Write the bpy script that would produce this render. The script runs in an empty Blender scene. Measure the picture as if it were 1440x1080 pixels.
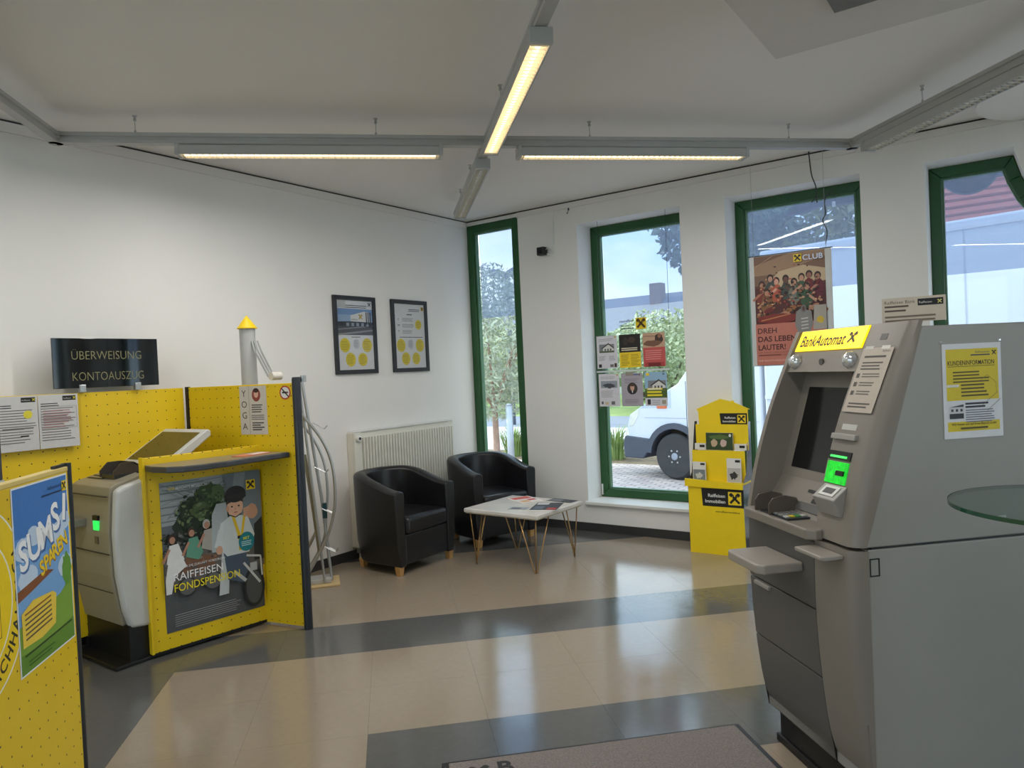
import bpy, bmesh, math, random
from mathutils import Vector, Matrix
random.seed(7)
R = math.radians
scene = bpy.context.scene
COL = scene.collection

# ------------------------------------------------------------------ camera
F_PX, YAW, PITCH, ROLL = 1023.17, R(35.4436), R(-1.0443), R(2.6466)
CAM = Vector((4.6088, -5.8012, 1.5))
_f = Vector((-math.sin(YAW)*math.cos(PITCH), math.cos(YAW)*math.cos(PITCH), math.sin(PITCH)))
_r0 = Vector((math.cos(YAW), math.sin(YAW), 0)); _u0 = _r0.cross(_f)
_r = math.cos(ROLL)*_r0 - math.sin(ROLL)*_u0
_u = math.sin(ROLL)*_r0 + math.cos(ROLL)*_u0
cam_d = bpy.data.cameras.new('camera'); cam = bpy.data.objects.new('camera', cam_d); COL.objects.link(cam)
cam_d.sensor_fit = 'HORIZONTAL'; cam_d.sensor_width = 36; cam_d.lens = 36*F_PX/1440
cam_d.clip_start = 0.05; cam_d.clip_end = 500
m = Matrix(((_r.x, _u.x, -_f.x), (_r.y, _u.y, -_f.y), (_r.z, _u.z, -_f.z))).to_4x4()
m.translation = CAM; cam.matrix_world = m
scene.camera = cam

# ------------------------------------------------------------------ view + world + sun
scene.view_settings.view_transform = 'Standard'
scene.view_settings.look = 'None'
scene.view_settings.gamma = 1.0
scene.view_settings.use_curve_mapping = False
scene.view_settings.exposure = 0.9
SKY_STRENGTH = 1.75
LAMP_POWER = 8.0        # watts of each lit ceiling lamp
w = bpy.data.worlds.new('sky'); scene.world = w; w.use_nodes = True
nt = w.node_tree; nt.nodes.clear()
o_ = nt.nodes.new('ShaderNodeOutputWorld'); bg = nt.nodes.new('ShaderNodeBackground')
tc = nt.nodes.new('ShaderNodeTexCoord'); sep = nt.nodes.new('ShaderNodeSeparateXYZ')
ramp = nt.nodes.new('ShaderNodeValToRGB')
ramp.color_ramp.elements[0].position = 0.0; ramp.color_ramp.elements[0].color = (0.62, 0.76, 0.95, 1)
ramp.color_ramp.elements[1].position = 0.8; ramp.color_ramp.elements[1].color = (0.30, 0.52, 0.88, 1)
nz = nt.nodes.new('ShaderNodeTexNoise'); nz.inputs['Scale'].default_value = 3.2; nz.inputs['Detail'].default_value = 6
mp = nt.nodes.new('ShaderNodeMapping'); mp.inputs['Scale'].default_value = (1, 1, 2.6)
cr = nt.nodes.new('ShaderNodeValToRGB'); cr.color_ramp.elements[0].position = .43; cr.color_ramp.elements[1].position = .57
mx = nt.nodes.new('ShaderNodeMix'); mx.data_type = 'RGBA'; mx.inputs[7].default_value = (0.93, 0.94, 0.98, 1)
L = nt.links
L.new(tc.outputs['Generated'], sep.inputs[0]); L.new(sep.outputs['Z'], ramp.inputs[0])
L.new(tc.outputs['Generated'], mp.inputs[0]); L.new(mp.outputs[0], nz.inputs['Vector']); L.new(nz.outputs['Fac'], cr.inputs[0])
L.new(cr.outputs[0], mx.inputs[0]); L.new(ramp.outputs[0], mx.inputs[6]); L.new(mx.outputs[2], bg.inputs['Color'])
bg.inputs['Strength'].default_value = SKY_STRENGTH
L.new(bg.outputs[0], o_.inputs[0])
sun_d = bpy.data.lights.new('sun', 'SUN'); sun_d.energy = 2.4; sun_d.angle = R(1.5); sun_d.color = (1, .95, .86)
sun = bpy.data.objects.new('sun', sun_d); COL.objects.link(sun)
sun.rotation_euler = Vector((0.78, 0.03, -0.62)).to_track_quat('-Z', 'Y').to_euler()

# ------------------------------------------------------------------ helpers
def ray(px, py):
    return _f + _r*((px-720)/F_PX) - _u*((py-540)/F_PX)
def at(px, py, n, c):
    n = Vector(n); d = ray(px, py); t = (c - n.dot(CAM))/n.dot(d); return CAM + d*t
def lin(c):
    return tuple(((x/255)/12.92 if x/255 <= .04045 else ((x/255+.055)/1.055)**2.4) for x in c)
_mats = {}
def M(name, rgb, rough=.5, metal=0., var=.05, scale=12., bump=0., emit=0., spec=.5, coat=0.):
    if name in _mats: return _mats[name]
    m = bpy.data.materials.new(name); m.use_nodes = True; t = m.node_tree; b = t.nodes['Principled BSDF']
    c = lin(rgb); b.inputs['Roughness'].default_value = rough; b.inputs['Metallic'].default_value = metal
    b.inputs['Specular IOR Level'].default_value = spec; b.inputs['Coat Weight'].default_value = coat
    tcn = t.nodes.new('ShaderNodeTexCoord'); n = t.nodes.new('ShaderNodeTexNoise'); n.inputs['Scale'].default_value = scale; n.inputs['Detail'].default_value = 4
    t.links.new(tcn.outputs['Object'], n.inputs['Vector'])
    rp = t.nodes.new('ShaderNodeValToRGB')
    rp.color_ramp.elements[0].position = .3; rp.color_ramp.elements[1].position = .7
    rp.color_ramp.elements[0].color = tuple(x*(1-var) for x in c)+(1,); rp.color_ramp.elements[1].color = tuple(min(1, x*(1+var)) for x in c)+(1,)
    t.links.new(n.outputs['Fac'], rp.inputs[0]); t.links.new(rp.outputs[0], b.inputs['Base Color'])
    if bump:
        bn = t.nodes.new('ShaderNodeBump'); bn.inputs['Strength'].default_value = bump; bn.inputs['Distance'].default_value = .01
        t.links.new(n.outputs['Fac'], bn.inputs['Height']); t.links.new(bn.outputs[0], b.inputs['Normal'])
    if emit:
        b.inputs['Emission Color'].default_value = c+(1,); b.inputs['Emission Strength'].default_value = emit
    _mats[name] = m; return m
def PM(rgb):   # print ink
    return M('ink_%d_%d_%d' % tuple(rgb), rgb, .55, var=.03, scale=40)
def glass_mat(name, tint, refl=.012, rough=0.):
    m = bpy.data.materials.new(name); m.use_nodes = True; t = m.node_tree; t.nodes.clear()
    o = t.nodes.new('ShaderNodeOutputMaterial'); mix = t.nodes.new('ShaderNodeMixShader')
    lw = t.nodes.new('ShaderNodeLayerWeight'); pw = t.nodes.new('ShaderNodeMath'); pw.operation = 'POWER'; pw.inputs[1].default_value = 5     # Schlick reflectance, same from both sides
    lw.inputs[0].default_value = .5; fr = t.nodes.new('ShaderNodeMath'); fr.operation = 'MULTIPLY_ADD'; fr.inputs[1].default_value = .93; fr.inputs[2].default_value = refl
    t.links.new(lw.outputs['Facing'], pw.inputs[0]); t.links.new(pw.outputs[0], fr.inputs[0])
    tr = t.nodes.new('ShaderNodeBsdfTransparent'); tr.inputs[0].default_value = lin(tint)+(1,)
    gl = t.nodes.new('ShaderNodeBsdfGlossy'); gl.inputs['Roughness'].default_value = rough; gl.inputs[0].default_value = (.9, .9, .9, 1)
    t.links.new(fr.outputs[0], mix.inputs[0]); t.links.new(tr.outputs[0], mix.inputs[1]); t.links.new(gl.outputs[0], mix.inputs[2]); t.links.new(mix.outputs[0], o.inputs[0])
    return m
def mesh_screen_mat():
    m = bpy.data.materials.new('sun_screen_fabric'); m.use_nodes = True; t = m.node_tree; t.nodes.clear()
    o = t.nodes.new('ShaderNodeOutputMaterial'); mix = t.nodes.new('ShaderNodeMixShader'); mix.inputs[0].default_value = .30
    tr = t.nodes.new('ShaderNodeBsdfTransparent'); tr.inputs[0].default_value = (.80, .84, .92, 1)
    tl = t.nodes.new('ShaderNodeBsdfTranslucent'); tl.inputs[0].default_value = (.34, .38, .48, 1)
    t.links.new(tr.outputs[0], mix.inputs[1]); t.links.new(tl.outputs[0], mix.inputs[2]); t.links.new(mix.outputs[0], o.inputs[0])
    return m
def perf_mat(name, rgb, pitch=.06, rad=.0036, ox=0., oz=0.):
    m = M(name, rgb, .42, var=.03, scale=5); t = m.node_tree; b = t.nodes['Principled BSDF']
    tcn = t.nodes.new('ShaderNodeTexCoord'); s = t.nodes.new('ShaderNodeSeparateXYZ'); t.links.new(tcn.outputs['Object'], s.inputs[0])
    sq = []
    for ax, off in (('X', ox), ('Z', oz)):
        a = t.nodes.new('ShaderNodeMath'); a.operation = 'ADD'; a.inputs[1].default_value = off+60*pitch; t.links.new(s.outputs[ax], a.inputs[0])
        md = t.nodes.new('ShaderNodeMath'); md.operation = 'MODULO'; md.inputs[1].default_value = pitch; t.links.new(a.outputs[0], md.inputs[0])
        sb = t.nodes.new('ShaderNodeMath'); sb.operation = 'SUBTRACT'; sb.inputs[1].default_value = pitch/2; t.links.new(md.outputs[0], sb.inputs[0])
        pw = t.nodes.new('ShaderNodeMath'); pw.operation = 'MULTIPLY'; t.links.new(sb.outputs[0], pw.inputs[0]); t.links.new(sb.outputs[0], pw.inputs[1]); sq.append(pw)
    ad = t.nodes.new('ShaderNodeMath'); ad.operation = 'ADD'; t.links.new(sq[0].outputs[0], ad.inputs[0]); t.links.new(sq[1].outputs[0], ad.inputs[1])
    lt = t.nodes.new('ShaderNodeMath'); lt.operation = 'LESS_THAN'; lt.inputs[1].default_value = rad*rad; t.links.new(ad.outputs[0], lt.inputs[0])
    src = b.inputs['Base Color'].links[0].from_socket
    mixn = t.nodes.new('ShaderNodeMix'); mixn.data_type = 'RGBA'; mixn.inputs[7].default_value = (.012, .009, .002, 1)
    t.links.new(lt.outputs[0], mixn.inputs[0]); t.links.new(src, mixn.inputs[6]); t.links.new(mixn.outputs[2], b.inputs['Base Color'])
    return m

class MB:
    def __init__(s): s.v = []; s.f = []; s.m = []
    def add(s, vs, fs, mi=0):
        o = len(s.v); s.v += [tuple(v) for v in vs]
        for f in fs: s.f.append(tuple(i+o for i in f)); s.m.append(mi)
        return s
    def box(s, x0, x1, y0, y1, z0, z1, mi=0):
        vs = [(x, y, z) for z in (z0, z1) for y in (y0, y1) for x in (x0, x1)]
        return s.add(vs, [(0, 2, 3, 1), (4, 5, 7, 6), (0, 1, 5, 4), (2, 6, 7, 3), (0, 4, 6, 2), (1, 3, 7, 5)], mi)
    def prism(s, pts, a, b, axis='x', mi=0):
        def P(p, t): return {'x': (t, p[0], p[1]), 'y': (p[0], t, p[1]), 'z': (p[0], p[1], t)}[axis]
        n = len(pts); vs = [P(p, a) for p in pts]+[P(p, b) for p in pts]
        return s.add(vs, [tuple(range(n-1, -1, -1)), tuple(range(n, 2*n))]+[(i, (i+1) % n, n+(i+1) % n, n+i) for i in range(n)], mi)
    def tube(s, path, r, n=8, mi=0, closed=False):
        path = [Vector(p) for p in path]; rings = []; up = None
        for i, p in enumerate(path):
            a = path[max(i-1, 0)]; b = path[min(i+1, len(path)-1)]; t = (b-a).normalized()
            if up is None:
                up = Vector((0, 0, 1)) if abs(t.z) < .9 else Vector((1, 0, 0))
            sd = t.cross(up).normalized(); up = sd.cross(t).normalized()
            rr = r[i] if isinstance(r, (list, tuple)) else r
            rings.append([p+(sd*math.cos(2*math.pi*k/n)+up*math.sin(2*math.pi*k/n))*rr for k in range(n)])
        vs = [v for rg in rings for v in rg]; fs = []
        for i in range(len(rings)-1):
            for k in range(n): fs.append((i*n+k, i*n+(k+1) % n, (i+1)*n+(k+1) % n, (i+1)*n+k))
        fs += [tuple(range(n-1, -1, -1)), tuple(range((len(rings)-1)*n, len(rings)*n))]
        return s.add(vs, fs, mi)
    def lathe(s, prof, c=(0, 0, 0), n=20, mi=0, axis='z'):
        vs = []; fs = []
        for r_, h in prof:
            for k in range(n):
                a = 2*math.pi*k/n; x, y = r_*math.cos(a), r_*math.sin(a)
                p = {'z': (x, y, h), 'y': (x, h, y), 'x': (h, x, y)}[axis]
                vs.append((c[0]+p[0], c[1]+p[1], c[2]+p[2]))
        for i in range(len(prof)-1):
            for k in range(n): fs.append((i*n+k, i*n+(k+1) % n, (i+1)*n+(k+1) % n, (i+1)*n+k))
        fs += [tuple(range(n-1, -1, -1)), tuple(range((len(prof)-1)*n, len(prof)*n))]
        return s.add(vs, fs, mi)
    def build(s, name, mats, parent=None, loc=(0, 0, 0), rotz=0, smooth=False, bevel=0., recalc=True, seg=2):
        me = bpy.data.meshes.new(name); me.from_pydata(s.v, [], s.f)
        if not isinstance(mats, (list, tuple)): mats = [mats]
        for mm in mats: me.materials.append(mm)
        me.polygons.foreach_set('material_index', s.m)
        if recalc:
            b = bmesh.new(); b.from_mesh(me); bmesh.ops.recalc_face_normals(b, faces=b.faces); b.to_mesh(me); b.free()
        o = bpy.data.objects.new(name, me); COL.objects.link(o)
        if parent: o.parent = parent
        o.location = loc; o.rotation_euler = (0, 0, rotz)
        if smooth:
            me.polygons.foreach_set('use_smooth', [True]*len(me.polygons))
            if smooth != 'all':
                me.set_sharp_from_angle(angle=R(35))
        if bevel:
            bv = o.modifiers.new('bevel', 'BEVEL'); bv.width = bevel; bv.segments = seg; bv.limit_method = 'ANGLE'; bv.angle_limit = R(40)
        return o
def thing(name, label, cat, loc=(0, 0, 0), rotz=0., group=None):
    o = bpy.data.objects.new(name, None); COL.objects.link(o); o.empty_display_size = .1
    o.location = loc; o.rotation_euler = (0, 0, rotz); return tag(o, label, cat, group)
def tag(o, label, cat, group=None, kind=None):
    o['label'] = label; o['category'] = cat
    if group: o['group'] = group
    if kind: o['kind'] = kind
    return o
def struct(o): o['kind'] = 'structure'; return o
def sempty(name, loc=(0, 0, 0), rotz=0.):
    o = bpy.data.objects.new(name, None); COL.objects.link(o); o.location = loc; o.rotation_euler = (0, 0, rotz); o['kind'] = 'structure'; return o
def stuff(o): o['kind'] = 'stuff'; return o
def copy_tree(o, parent=None):
    c = o.copy(); COL.objects.link(c); c.parent = parent
    for ch in o.children: copy_tree(ch, c)
    return c

# --- flat printing: polygons and letters laid on a sheet (x right, z up, facing -y)
_tcache = {}
def text_geo(body, off=0., shear=0., spacing=1.):
    k = (body, off, shear, spacing)
    if k in _tcache: return _tcache[k]
    cu = bpy.data.curves.new('t', 'FONT'); cu.body = body; cu.size = 1; cu.offset = off; cu.shear = shear; cu.space_character = spacing; cu.resolution_u = 3
    ob = bpy.data.objects.new('t', cu); me = ob.to_mesh()
    vs = [(v.co.x, v.co.y) for v in me.vertices]; fs = [tuple(p.vertices) for p in me.polygons]
    ob.to_mesh_clear(); bpy.data.objects.remove(ob); bpy.data.curves.remove(cu)
    _tcache[k] = (vs, fs); return vs, fs
STROKE = [(188, 345), (205, 260), (240, 195), (290, 155), (335, 145), (380, 155), (530, 300), (503, 330), (565, 393), (920, 750), (815, 858), (455, 500), (412, 458), (412, 355), (387, 327), (385, 400), (343, 435), (220, 318)]
STROKE = [((x-137)/853, 1-(y-78)/847) for x, y in STROKE]
class Print:
    def __init__(s): s.mb = MB(); s.mats = []; s.n = 0; s.depth = .00005
    def _mi(s, col):
        mm = col if not isinstance(col, tuple) else PM(col)
        if mm not in s.mats: s.mats.append(mm)
        return s.mats.index(mm)
    def poly(s, pts, col):
        s.n += 1; y = -s.n*s.depth
        s.mb.add([(x, y, z) for x, z in pts], [tuple(range(len(pts)))], s._mi(col)); return s
    def rect(s, x0, z0, x1, z1, col): return s.poly([(x0, z0), (x1, z0), (x1, z1), (x0, z1)], col)
    def ell(s, cx, cz, rx, rz, col, n=20, rot=0.):
        c, q = math.cos(rot), math.sin(rot)
        return s.poly([(cx+rx*math.cos(2*math.pi*k/n)*c-rz*math.sin(2*math.pi*k/n)*q, cz+rx*math.cos(2*math.pi*k/n)*q+rz*math.sin(2*math.pi*k/n)*c) for k in range(n)], col)
    def blob(s, cx, cz, rx, rz, col, n=22, j=.25, seed=1):
        rd = random.Random(seed)
        return s.poly([(cx+rx*(1-j*rd.random())*math.cos(2*math.pi*k/n), cz+rz*(1-j*rd.random())*math.sin(2*math.pi*k/n)) for k in range(n)], col)
    def line(s, x0, z0, x1, z1, wd, col):
        d = Vector((x1-x0, z1-z0)); n = Vector((-d.y, d.x)).normalized()*wd/2
        return s.poly([(x0+n.x, z0+n.y), (x0-n.x, z0-n.y), (x1-n.x, z1-n.y), (x1+n.x, z1+n.y)], col)
    def text(s, body, x, z, size, col, align='l', off=0., width=None, rot=0., shear=0., spacing=1.):
        vs, fs = text_geo(body, off, shear, spacing)
        if not vs: return s
        x0 = min(v[0] for v in vs); x1 = max(v[0] for v in vs); sx = size
        if width: sx = width/(x1-x0)
        ox = {'l': -x0, 'c': -(x0+x1)/2, 'r': -x1}[align]
        s.n += 1; y = -s.n*s.depth; c, q = math.cos(rot), math.sin(rot); out = []
        for a, b in vs:
            px, pz = (a+ox)*sx, b*size; out.append((x+px*c-pz*q, y, z+px*q+pz*c))
        s.mb.add(out, fs, s._mi(col)); return s
    def lines(s, x0, x1, ztop, n, pitch, th, col, seed=3, rag=.35):
        rd = random.Random(seed)
        for i in range(n):
            s.rect(x0, ztop-i*pitch-th, x1-(x1-x0)*rag*rd.random(), ztop-i*pitch, col)
        return s
    def logo(s, x, z, size, bgc, fg, frame=True):
        if bgc: s.rect(x, z, x+size, z+size, bgc)
        s.poly([(x+u*size, z+v*size) for u, v in STROKE], fg)
        s.poly([(x+(1-u)*size, z+v*size) for u, v in STROKE][::-1], fg); return s
    def build(s, name, parent, loc=(0, 0, 0), rotz=0.):
        return s.mb.build(name, s.mats, parent, loc, rotz, recalc=False)

# palette
YEL = (250, 218, 10); BLK = (18, 18, 20); WHT = (238, 238, 236); INK = (70, 70, 74); GRYT = (150, 150, 152)
m_wall = M('wall_paint', (236, 234, 230), .85, var=.015, scale=2, bump=.02)
m_ceil = M('ceiling_paint', (233, 230, 226), .9, var=.012, scale=1.5)
m_white = M('white_gloss_paint', (232, 232, 228), .4, var=.01)
m_green = M('green_lacquer', (34, 84, 42), .35, var=.06, scale=3)
m_base = M('dark_skirting', (52, 52, 52), .5)
m_alu = M('grey_aluminium', (178, 178, 176), .42, .0, var=.03)
m_alu2 = M('satin_metal', (182, 184, 184), .32, .8, var=.03)
m_black = M('black_plastic', (20, 20, 22), .4)
m_dark = M('charcoal_metal', (48, 52, 58), .35, .3)
m_glass = glass_mat('window_glass', (240, 246, 244))
m_screenfab = mesh_screen_mat()

# ------------------------------------------------------------------ room shell
H = 3.025; XR, YB = 8.6, -8.6
floor = sempty('floor')
fb = MB().box(0, XR, YB, 0, -.12, -.006); struct(fb.build('floor_slab', M('screed', (95, 92, 88), .8), floor))
# 50 cm linoleum tiles laid at 45 degrees, each a piece of the floor
def lino(name, rgb, var, sc):
    m = M(name, rgb, .16, var=var, scale=sc, spec=.8); t = m.node_tree; b = t.nodes['Principled BSDF']
    n2 = t.nodes.new('ShaderNodeTexNoise'); n2.inputs['Scale'].default_value = 3.5; n2.inputs['Detail'].default_value = 6; n2.inputs['Distortion'].default_value = 1.2
    tcn = t.nodes.new('ShaderNodeTexCoord'); t.links.new(tcn.outputs['Object'], n2.inputs['Vector'])
    mr = t.nodes.new('ShaderNodeMapRange'); mr.inputs[3].default_value = .08; mr.inputs[4].default_value = .20
    t.links.new(n2.outputs['Fac'], mr.inputs[0]); t.links.new(mr.outputs[0], b.inputs['Roughness'])
    bn = t.nodes.new('ShaderNodeBump'); bn.inputs['Strength'].default_value = .05; bn.inputs['Distance'].default_value = .02
    t.links.new(n2.outputs['Fac'], bn.inputs['Height']); t.links.new(bn.outputs[0], b.inputs['Normal'])
    return m
m_beige = lino('beige_linoleum', (152, 139, 122), .03, 30); m_lead = lino('lead_grey_linoleum', (90, 90, 89), .05, 30)
plines = [1.85-.7*k for k in range(16, 0, -1)]+[1.85, 2.567, 3.283, 4.0, 4.69, 5.355, 6.02, 6.71]+[6.71+.7*k for k in range(1, 18)]
qlines = [-2.87+.725*k for k in range(-9, 17)]
def clip(poly):
    for ax, lim, sg in ((0, 0, 1), (0, XR, -1), (1, YB, 1), (1, 0, -1)):
        out = []
        for i in range(len(poly)):
            a, b = poly[i-1], poly[i]; da, db = sg*(a[ax]-lim), sg*(b[ax]-lim)
            if (da >= 0) != (db >= 0):
                t = da/(da-db); out.append((a[0]+(b[0]-a[0])*t, a[1]+(b[1]-a[1])*t))
            if db >= 0: out.append(b)
        poly = out
        if not poly: return []
    return poly
def area(p): return abs(sum(p[i-1][0]*p[i][1]-p[i][0]*p[i-1][1] for i in range(len(p))))/2
rest = MB()
for p0, p1 in zip(plines, plines[1:]):
    for q0, q1 in zip(qlines, qlines[1:]):
        g = .0005
        poly = clip([((p+q)/2, (q-p)/2) for p, q in ((p0+g, q0+g), (p1-g, q0+g), (p1-g, q1-g), (p0+g, q1-g))])
        if len(poly) < 3 or area(poly) < .004: continue
        pc, qc = (p0+p1)/2, (q0+q1)/2
        dk = pc < 1.85 or 4.0 < pc < 4.69 or (qc < -2.87 and pc > 4.0) or (6.02 < pc < 6.71 and qc > -1.42)
        cdir = Vector(((pc+qc)/2, (qc-pc)/2, 0))-CAM; dz = cdir.dot(_f)
        if dz > .6 and abs(cdir.dot(_r)/dz) < 1.0: MB().prism(poly, -.006, 0, 'z').build('floor_tile', m_lead if dk else m_beige, floor)
        else: rest.prism(poly, -.006, 0, 'z', 1 if dk else 0)     # tiles behind the viewer

stuff(rest.build('floor_tiles_behind', [m_beige, m_lead], floor))
cl = MB().box(-.3, XR+.3, YB-.3, .35, H, H+.2); struct(cl.build('ceiling', m_ceil))
# window openings on the window wall (x0, x1, z0, z1)
WIN = [(1.28, 2.268, .275, 2.805), (2.65, 3.645, .275, 2.81), (4.055, 5.04, .275, 2.805), (5.45, 6.44, .275, 2.805), (6.85, 7.84, .275, 2.805)]
wl = MB().box(-.35, 0, YB-.3, 0.0, -.3, H); struct(wl.build('wall_left', m_wall))
ww = MB(); T = .34
xs = [.632]+[v for w_ in WIN for v in w_[:2]]+[XR]
ww.box(-.35, .0, 0, .07, -.3, H); ww.box(0, .632, 0, T, 2.978, H); ww.box(0, .632, 0, T, -.3, .25)
for i in range(0, len(xs), 2): ww.box(xs[i], xs[i+1], 0, T, -.3, H)
for x0, x1, z0, z1 in WIN: ww.box(x0, x1, 0, T, z1, H); ww.box(x0, x1, 0, T, -.3, z0-.001)
CURVE = [(4.56, 2.805), (4.60, 2.66), (4.65, 2.54), (4.73, 2.42), (4.84, 2.31), (4.95, 2.24), (5.04, 2.205)]
ww.prism(CURVE+[(5.04, 2.805)], 0, T, 'y')
struct(ww.build('wall_window', m_wall))
wr = MB(); added_wins_right = [(-1.25, -.25), (-2.40, -1.40), (-3.55, -2.55), (-4.70, -3.70)]; yy = 0.0  # right-wall openings out of view, added to let in more daylight
for a, b in added_wins_right:
    wr.box(XR, XR+.3, b, yy, -.3, H); wr.box(XR, XR+.3, a, b, -.3, .28); wr.box(XR, XR+.3, a, b, 2.8, H); yy = a
wr.box(XR, XR+.3, YB-.3, yy, -.3, H); struct(wr.build('wall_right', m_wall))
wbk = MB(); added_wins_back = [(.5, 1.6), (1.9, 3.0), (3.3, 4.4), (4.7, 5.8)]; xx_ = 0.0  # rear openings behind the viewer, added to brighten the room
for a, b in added_wins_back: wbk.box(xx_, a, YB-.3, YB, -.3, H); wbk.box(a, b, YB-.3, YB, -.3, .28); wbk.box(a, b, YB-.3, YB, 2.8, H); xx_ = b
wbk.box(xx_, XR, YB-.3, YB, -.3, H); struct(wbk.build('wall_back', m_wall))
struct(MB().box(0, .012, YB, 0, 0, .075).build('baseboard_left', m_base))
struct(MB().box(.012, XR, -.012, 0, 0, .075).build('baseboard_window', m_base))
struct(MB().box(0, .014, YB, -.014, 2.955, 3.012).build('trim_1', m_ceil))
struct(MB().box(.63, XR, -.014, 0, 2.965, 3.012).build('trim_2', m_ceil))
struct(MB().box(0, .004, YB, 0, 3.012, 3.025).build('shadow_strip_1', m_base))  # dark strip painting the shadow gap between left wall and ceiling
struct(MB().box(0, XR, -.004, 0, 3.012, 3.025).build('shadow_strip_2', m_base))  # same painted shadow line along the window wall
# dropped ceiling box and rounded bulkhead
BZ = 2.80
bk = sempty('ceiling_bulkhead', (3.747, -2.5, BZ))
struct(MB().box(0, 1.65, -1.0, 0, 0, H-BZ).build('bulkhead_box', M('bulkhead_paint', (212, 209, 205), .9, var=.01), bk))
struct(MB().box(.30, .75, -.9, -.31, -.012, 0).build('bulkhead_grille', M('vent_grey', (110, 110, 108), .6), bk))
struct(MB().lathe([(.5, 2.965), (.5, H)], (4.88, -.42, 0), 64).build('ceiling_drum', m_ceil, smooth=True))

# ------------------------------------------------------------------ windows
def window(n, outline, y0, y1, sillbox=None, screen_z=2.045, fw=.075):
    e = sempty('window_%d' % n, ((outline[0][0]+outline[1][0])/2, y0, outline[0][1]))
    ox, oy, oz = e.location
    cx = sum(p[0] for p in outline)/len(outline); cz = sum(p[1] for p in outline)/len(outline)
    N = len(outline); inn = []
    for i in range(N):
        a = Vector(outline[i-1]); b = Vector(outline[i]); c = Vector(outline[(i+1) % N])
        n1 = Vector((-(b-a).y, (b-a).x)).normalized(); n2 = Vector((-(c-b).y, (c-b).x)).normalized()
        k = (n1+n2); k = k/ (k.length_squared/2) if k.length > 1e-6 else n1
        inn.append(b+k*fw)
    mb = MB()
    for i in range(N):
        j = (i+1) % N; a, b, c, d = Vector(outline[i]), Vector(outline[j]), inn[j], inn[i]
        q = [(p[0]-ox, p[1]-oz) for p in (a, b, c, d)]
        mb.prism(q, 0, y1-y0, 'y')
    mb.build('window_frame', m_green, e, bevel=.006)
    # inner glazing bead
    mb = MB(); in2 = []
    for i in range(N):
        a = inn[i-1]; b = inn[i]; c = inn[(i+1) % N]
        n1 = Vector((-(b-a).y, (b-a).x)).normalized(); n2 = Vector((-(c-b).y, (c-b).x)).normalized()
        k = (n1+n2); k = k/(k.length_squared/2) if k.length > 1e-6 else n1
        in2.append(b+k*.014)
    for i in range(N):
        j = (i+1) % N; q = [(p[0]-ox, p[1]-oz) for p in (inn[i], inn[j], in2[j], in2[i])]
        mb.prism(q, .022, y1-y0, 'y')
    mb.build('glazing_bead', M('green_bead', (84, 122, 90), .4), e)
    yg = (y1-y0)*.6
    MB().prism([(p[0]-ox, p[1]-oz) for p in inn], yg, yg+.006, 'y').build('pane', m_glass, e)
    # woven sun screen outside, pulled part way down
    top = [p for p in inn if p[1] > screen_z]; xl = min(p[0] for p in inn); xr = max(p[0] for p in inn)
    if screen_z:
        sc = [(p[0]-ox, p[1]-oz) for p in inn if p[1] > screen_z+.02]
        xr2 = xr
        sc = [(xl-ox, screen_z-oz), (xr-ox, screen_z-oz)]+sc
        MB().prism(sc, y1-y0+.03, y1-y0+.031, 'y').build('sun_screen', m_screenfab, e)
    if sillbox:
        x0, x1, yf, yb, z0, z1 = sillbox
        MB().box(x0-ox, x1-ox, yf-y0, yb-y0, z0-oz, z1-oz).build('window_sill', m_white, e, bevel=.006)
    return e
def rect_o(x0, x1, z0, z1): return [(x0, z0), (x1, z0), (x1, z1), (x0, z1)]
w1 = window(1, rect_o(.004, .63, .25, 2.976), 0.0, .07)
for i, (x0, x1, z0, z1) in enumerate(WIN):
    ol = rect_o(x0, x1, z0, z1)
    if i == 2: ol = [(4.055, .275), (5.04, .275)]+CURVE[::-1]+[(4.055, 2.805)]
    window(i+2, ol, .25, .32, (x0-.02, x1+.02, -.04, .25, z0-.03, z0))
for i, (a, b) in enumerate(added_wins_right):  # unseen windows added on the right for extra daylight
    e = sempty('window_%d' % (7+i), (XR, (a+b)/2, .28)); mb = MB()
    for q in ((-.5, -.43, 0, 2.52), (.43, .5, 0, 2.52), (-.43, .43, 0, .07), (-.43, .43, 2.45, 2.52)): mb.box(.2, .26, q[0], q[1], q[2], q[3])
    mb.build('window_frame', m_green, e); MB().box(.23, .236, -.43, .43, .07, 2.45).build('pane', m_glass, e)
    MB().box(-.03, .2, -.5, .5, -.03, 0).build('window_sill', m_white, e)
for i, (a, b) in enumerate(added_wins_back):  # unseen windows added at the back for extra daylight
    e = sempty('window_%d' % (11+i), ((a+b)/2, YB, .28)); mb = MB(); h_ = (b-a)/2
    for q in ((-h_, -h_+.07, 0, 2.52), (h_-.07, h_, 0, 2.52), (-h_+.07, h_-.07, 0, .07), (-h_+.07, h_-.07, 2.45, 2.52)): mb.box(q[0], q[1], -.26, -.2, q[2], q[3])
    mb.build('window_frame', m_green, e); MB().box(-h_+.07, h_-.07, -.236, -.23, .07, 2.45).build('pane', m_glass, e); MB().box(-h_, h_, -.2, .03, -.03, 0).build('window_sill', m_white, e)
# hinge on window 2
MB().box(1.292-1.774, 1.304-1.774, -.012, 0, .02, .12).build('hinge', m_white, bpy.data.objects['window_2'])

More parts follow.
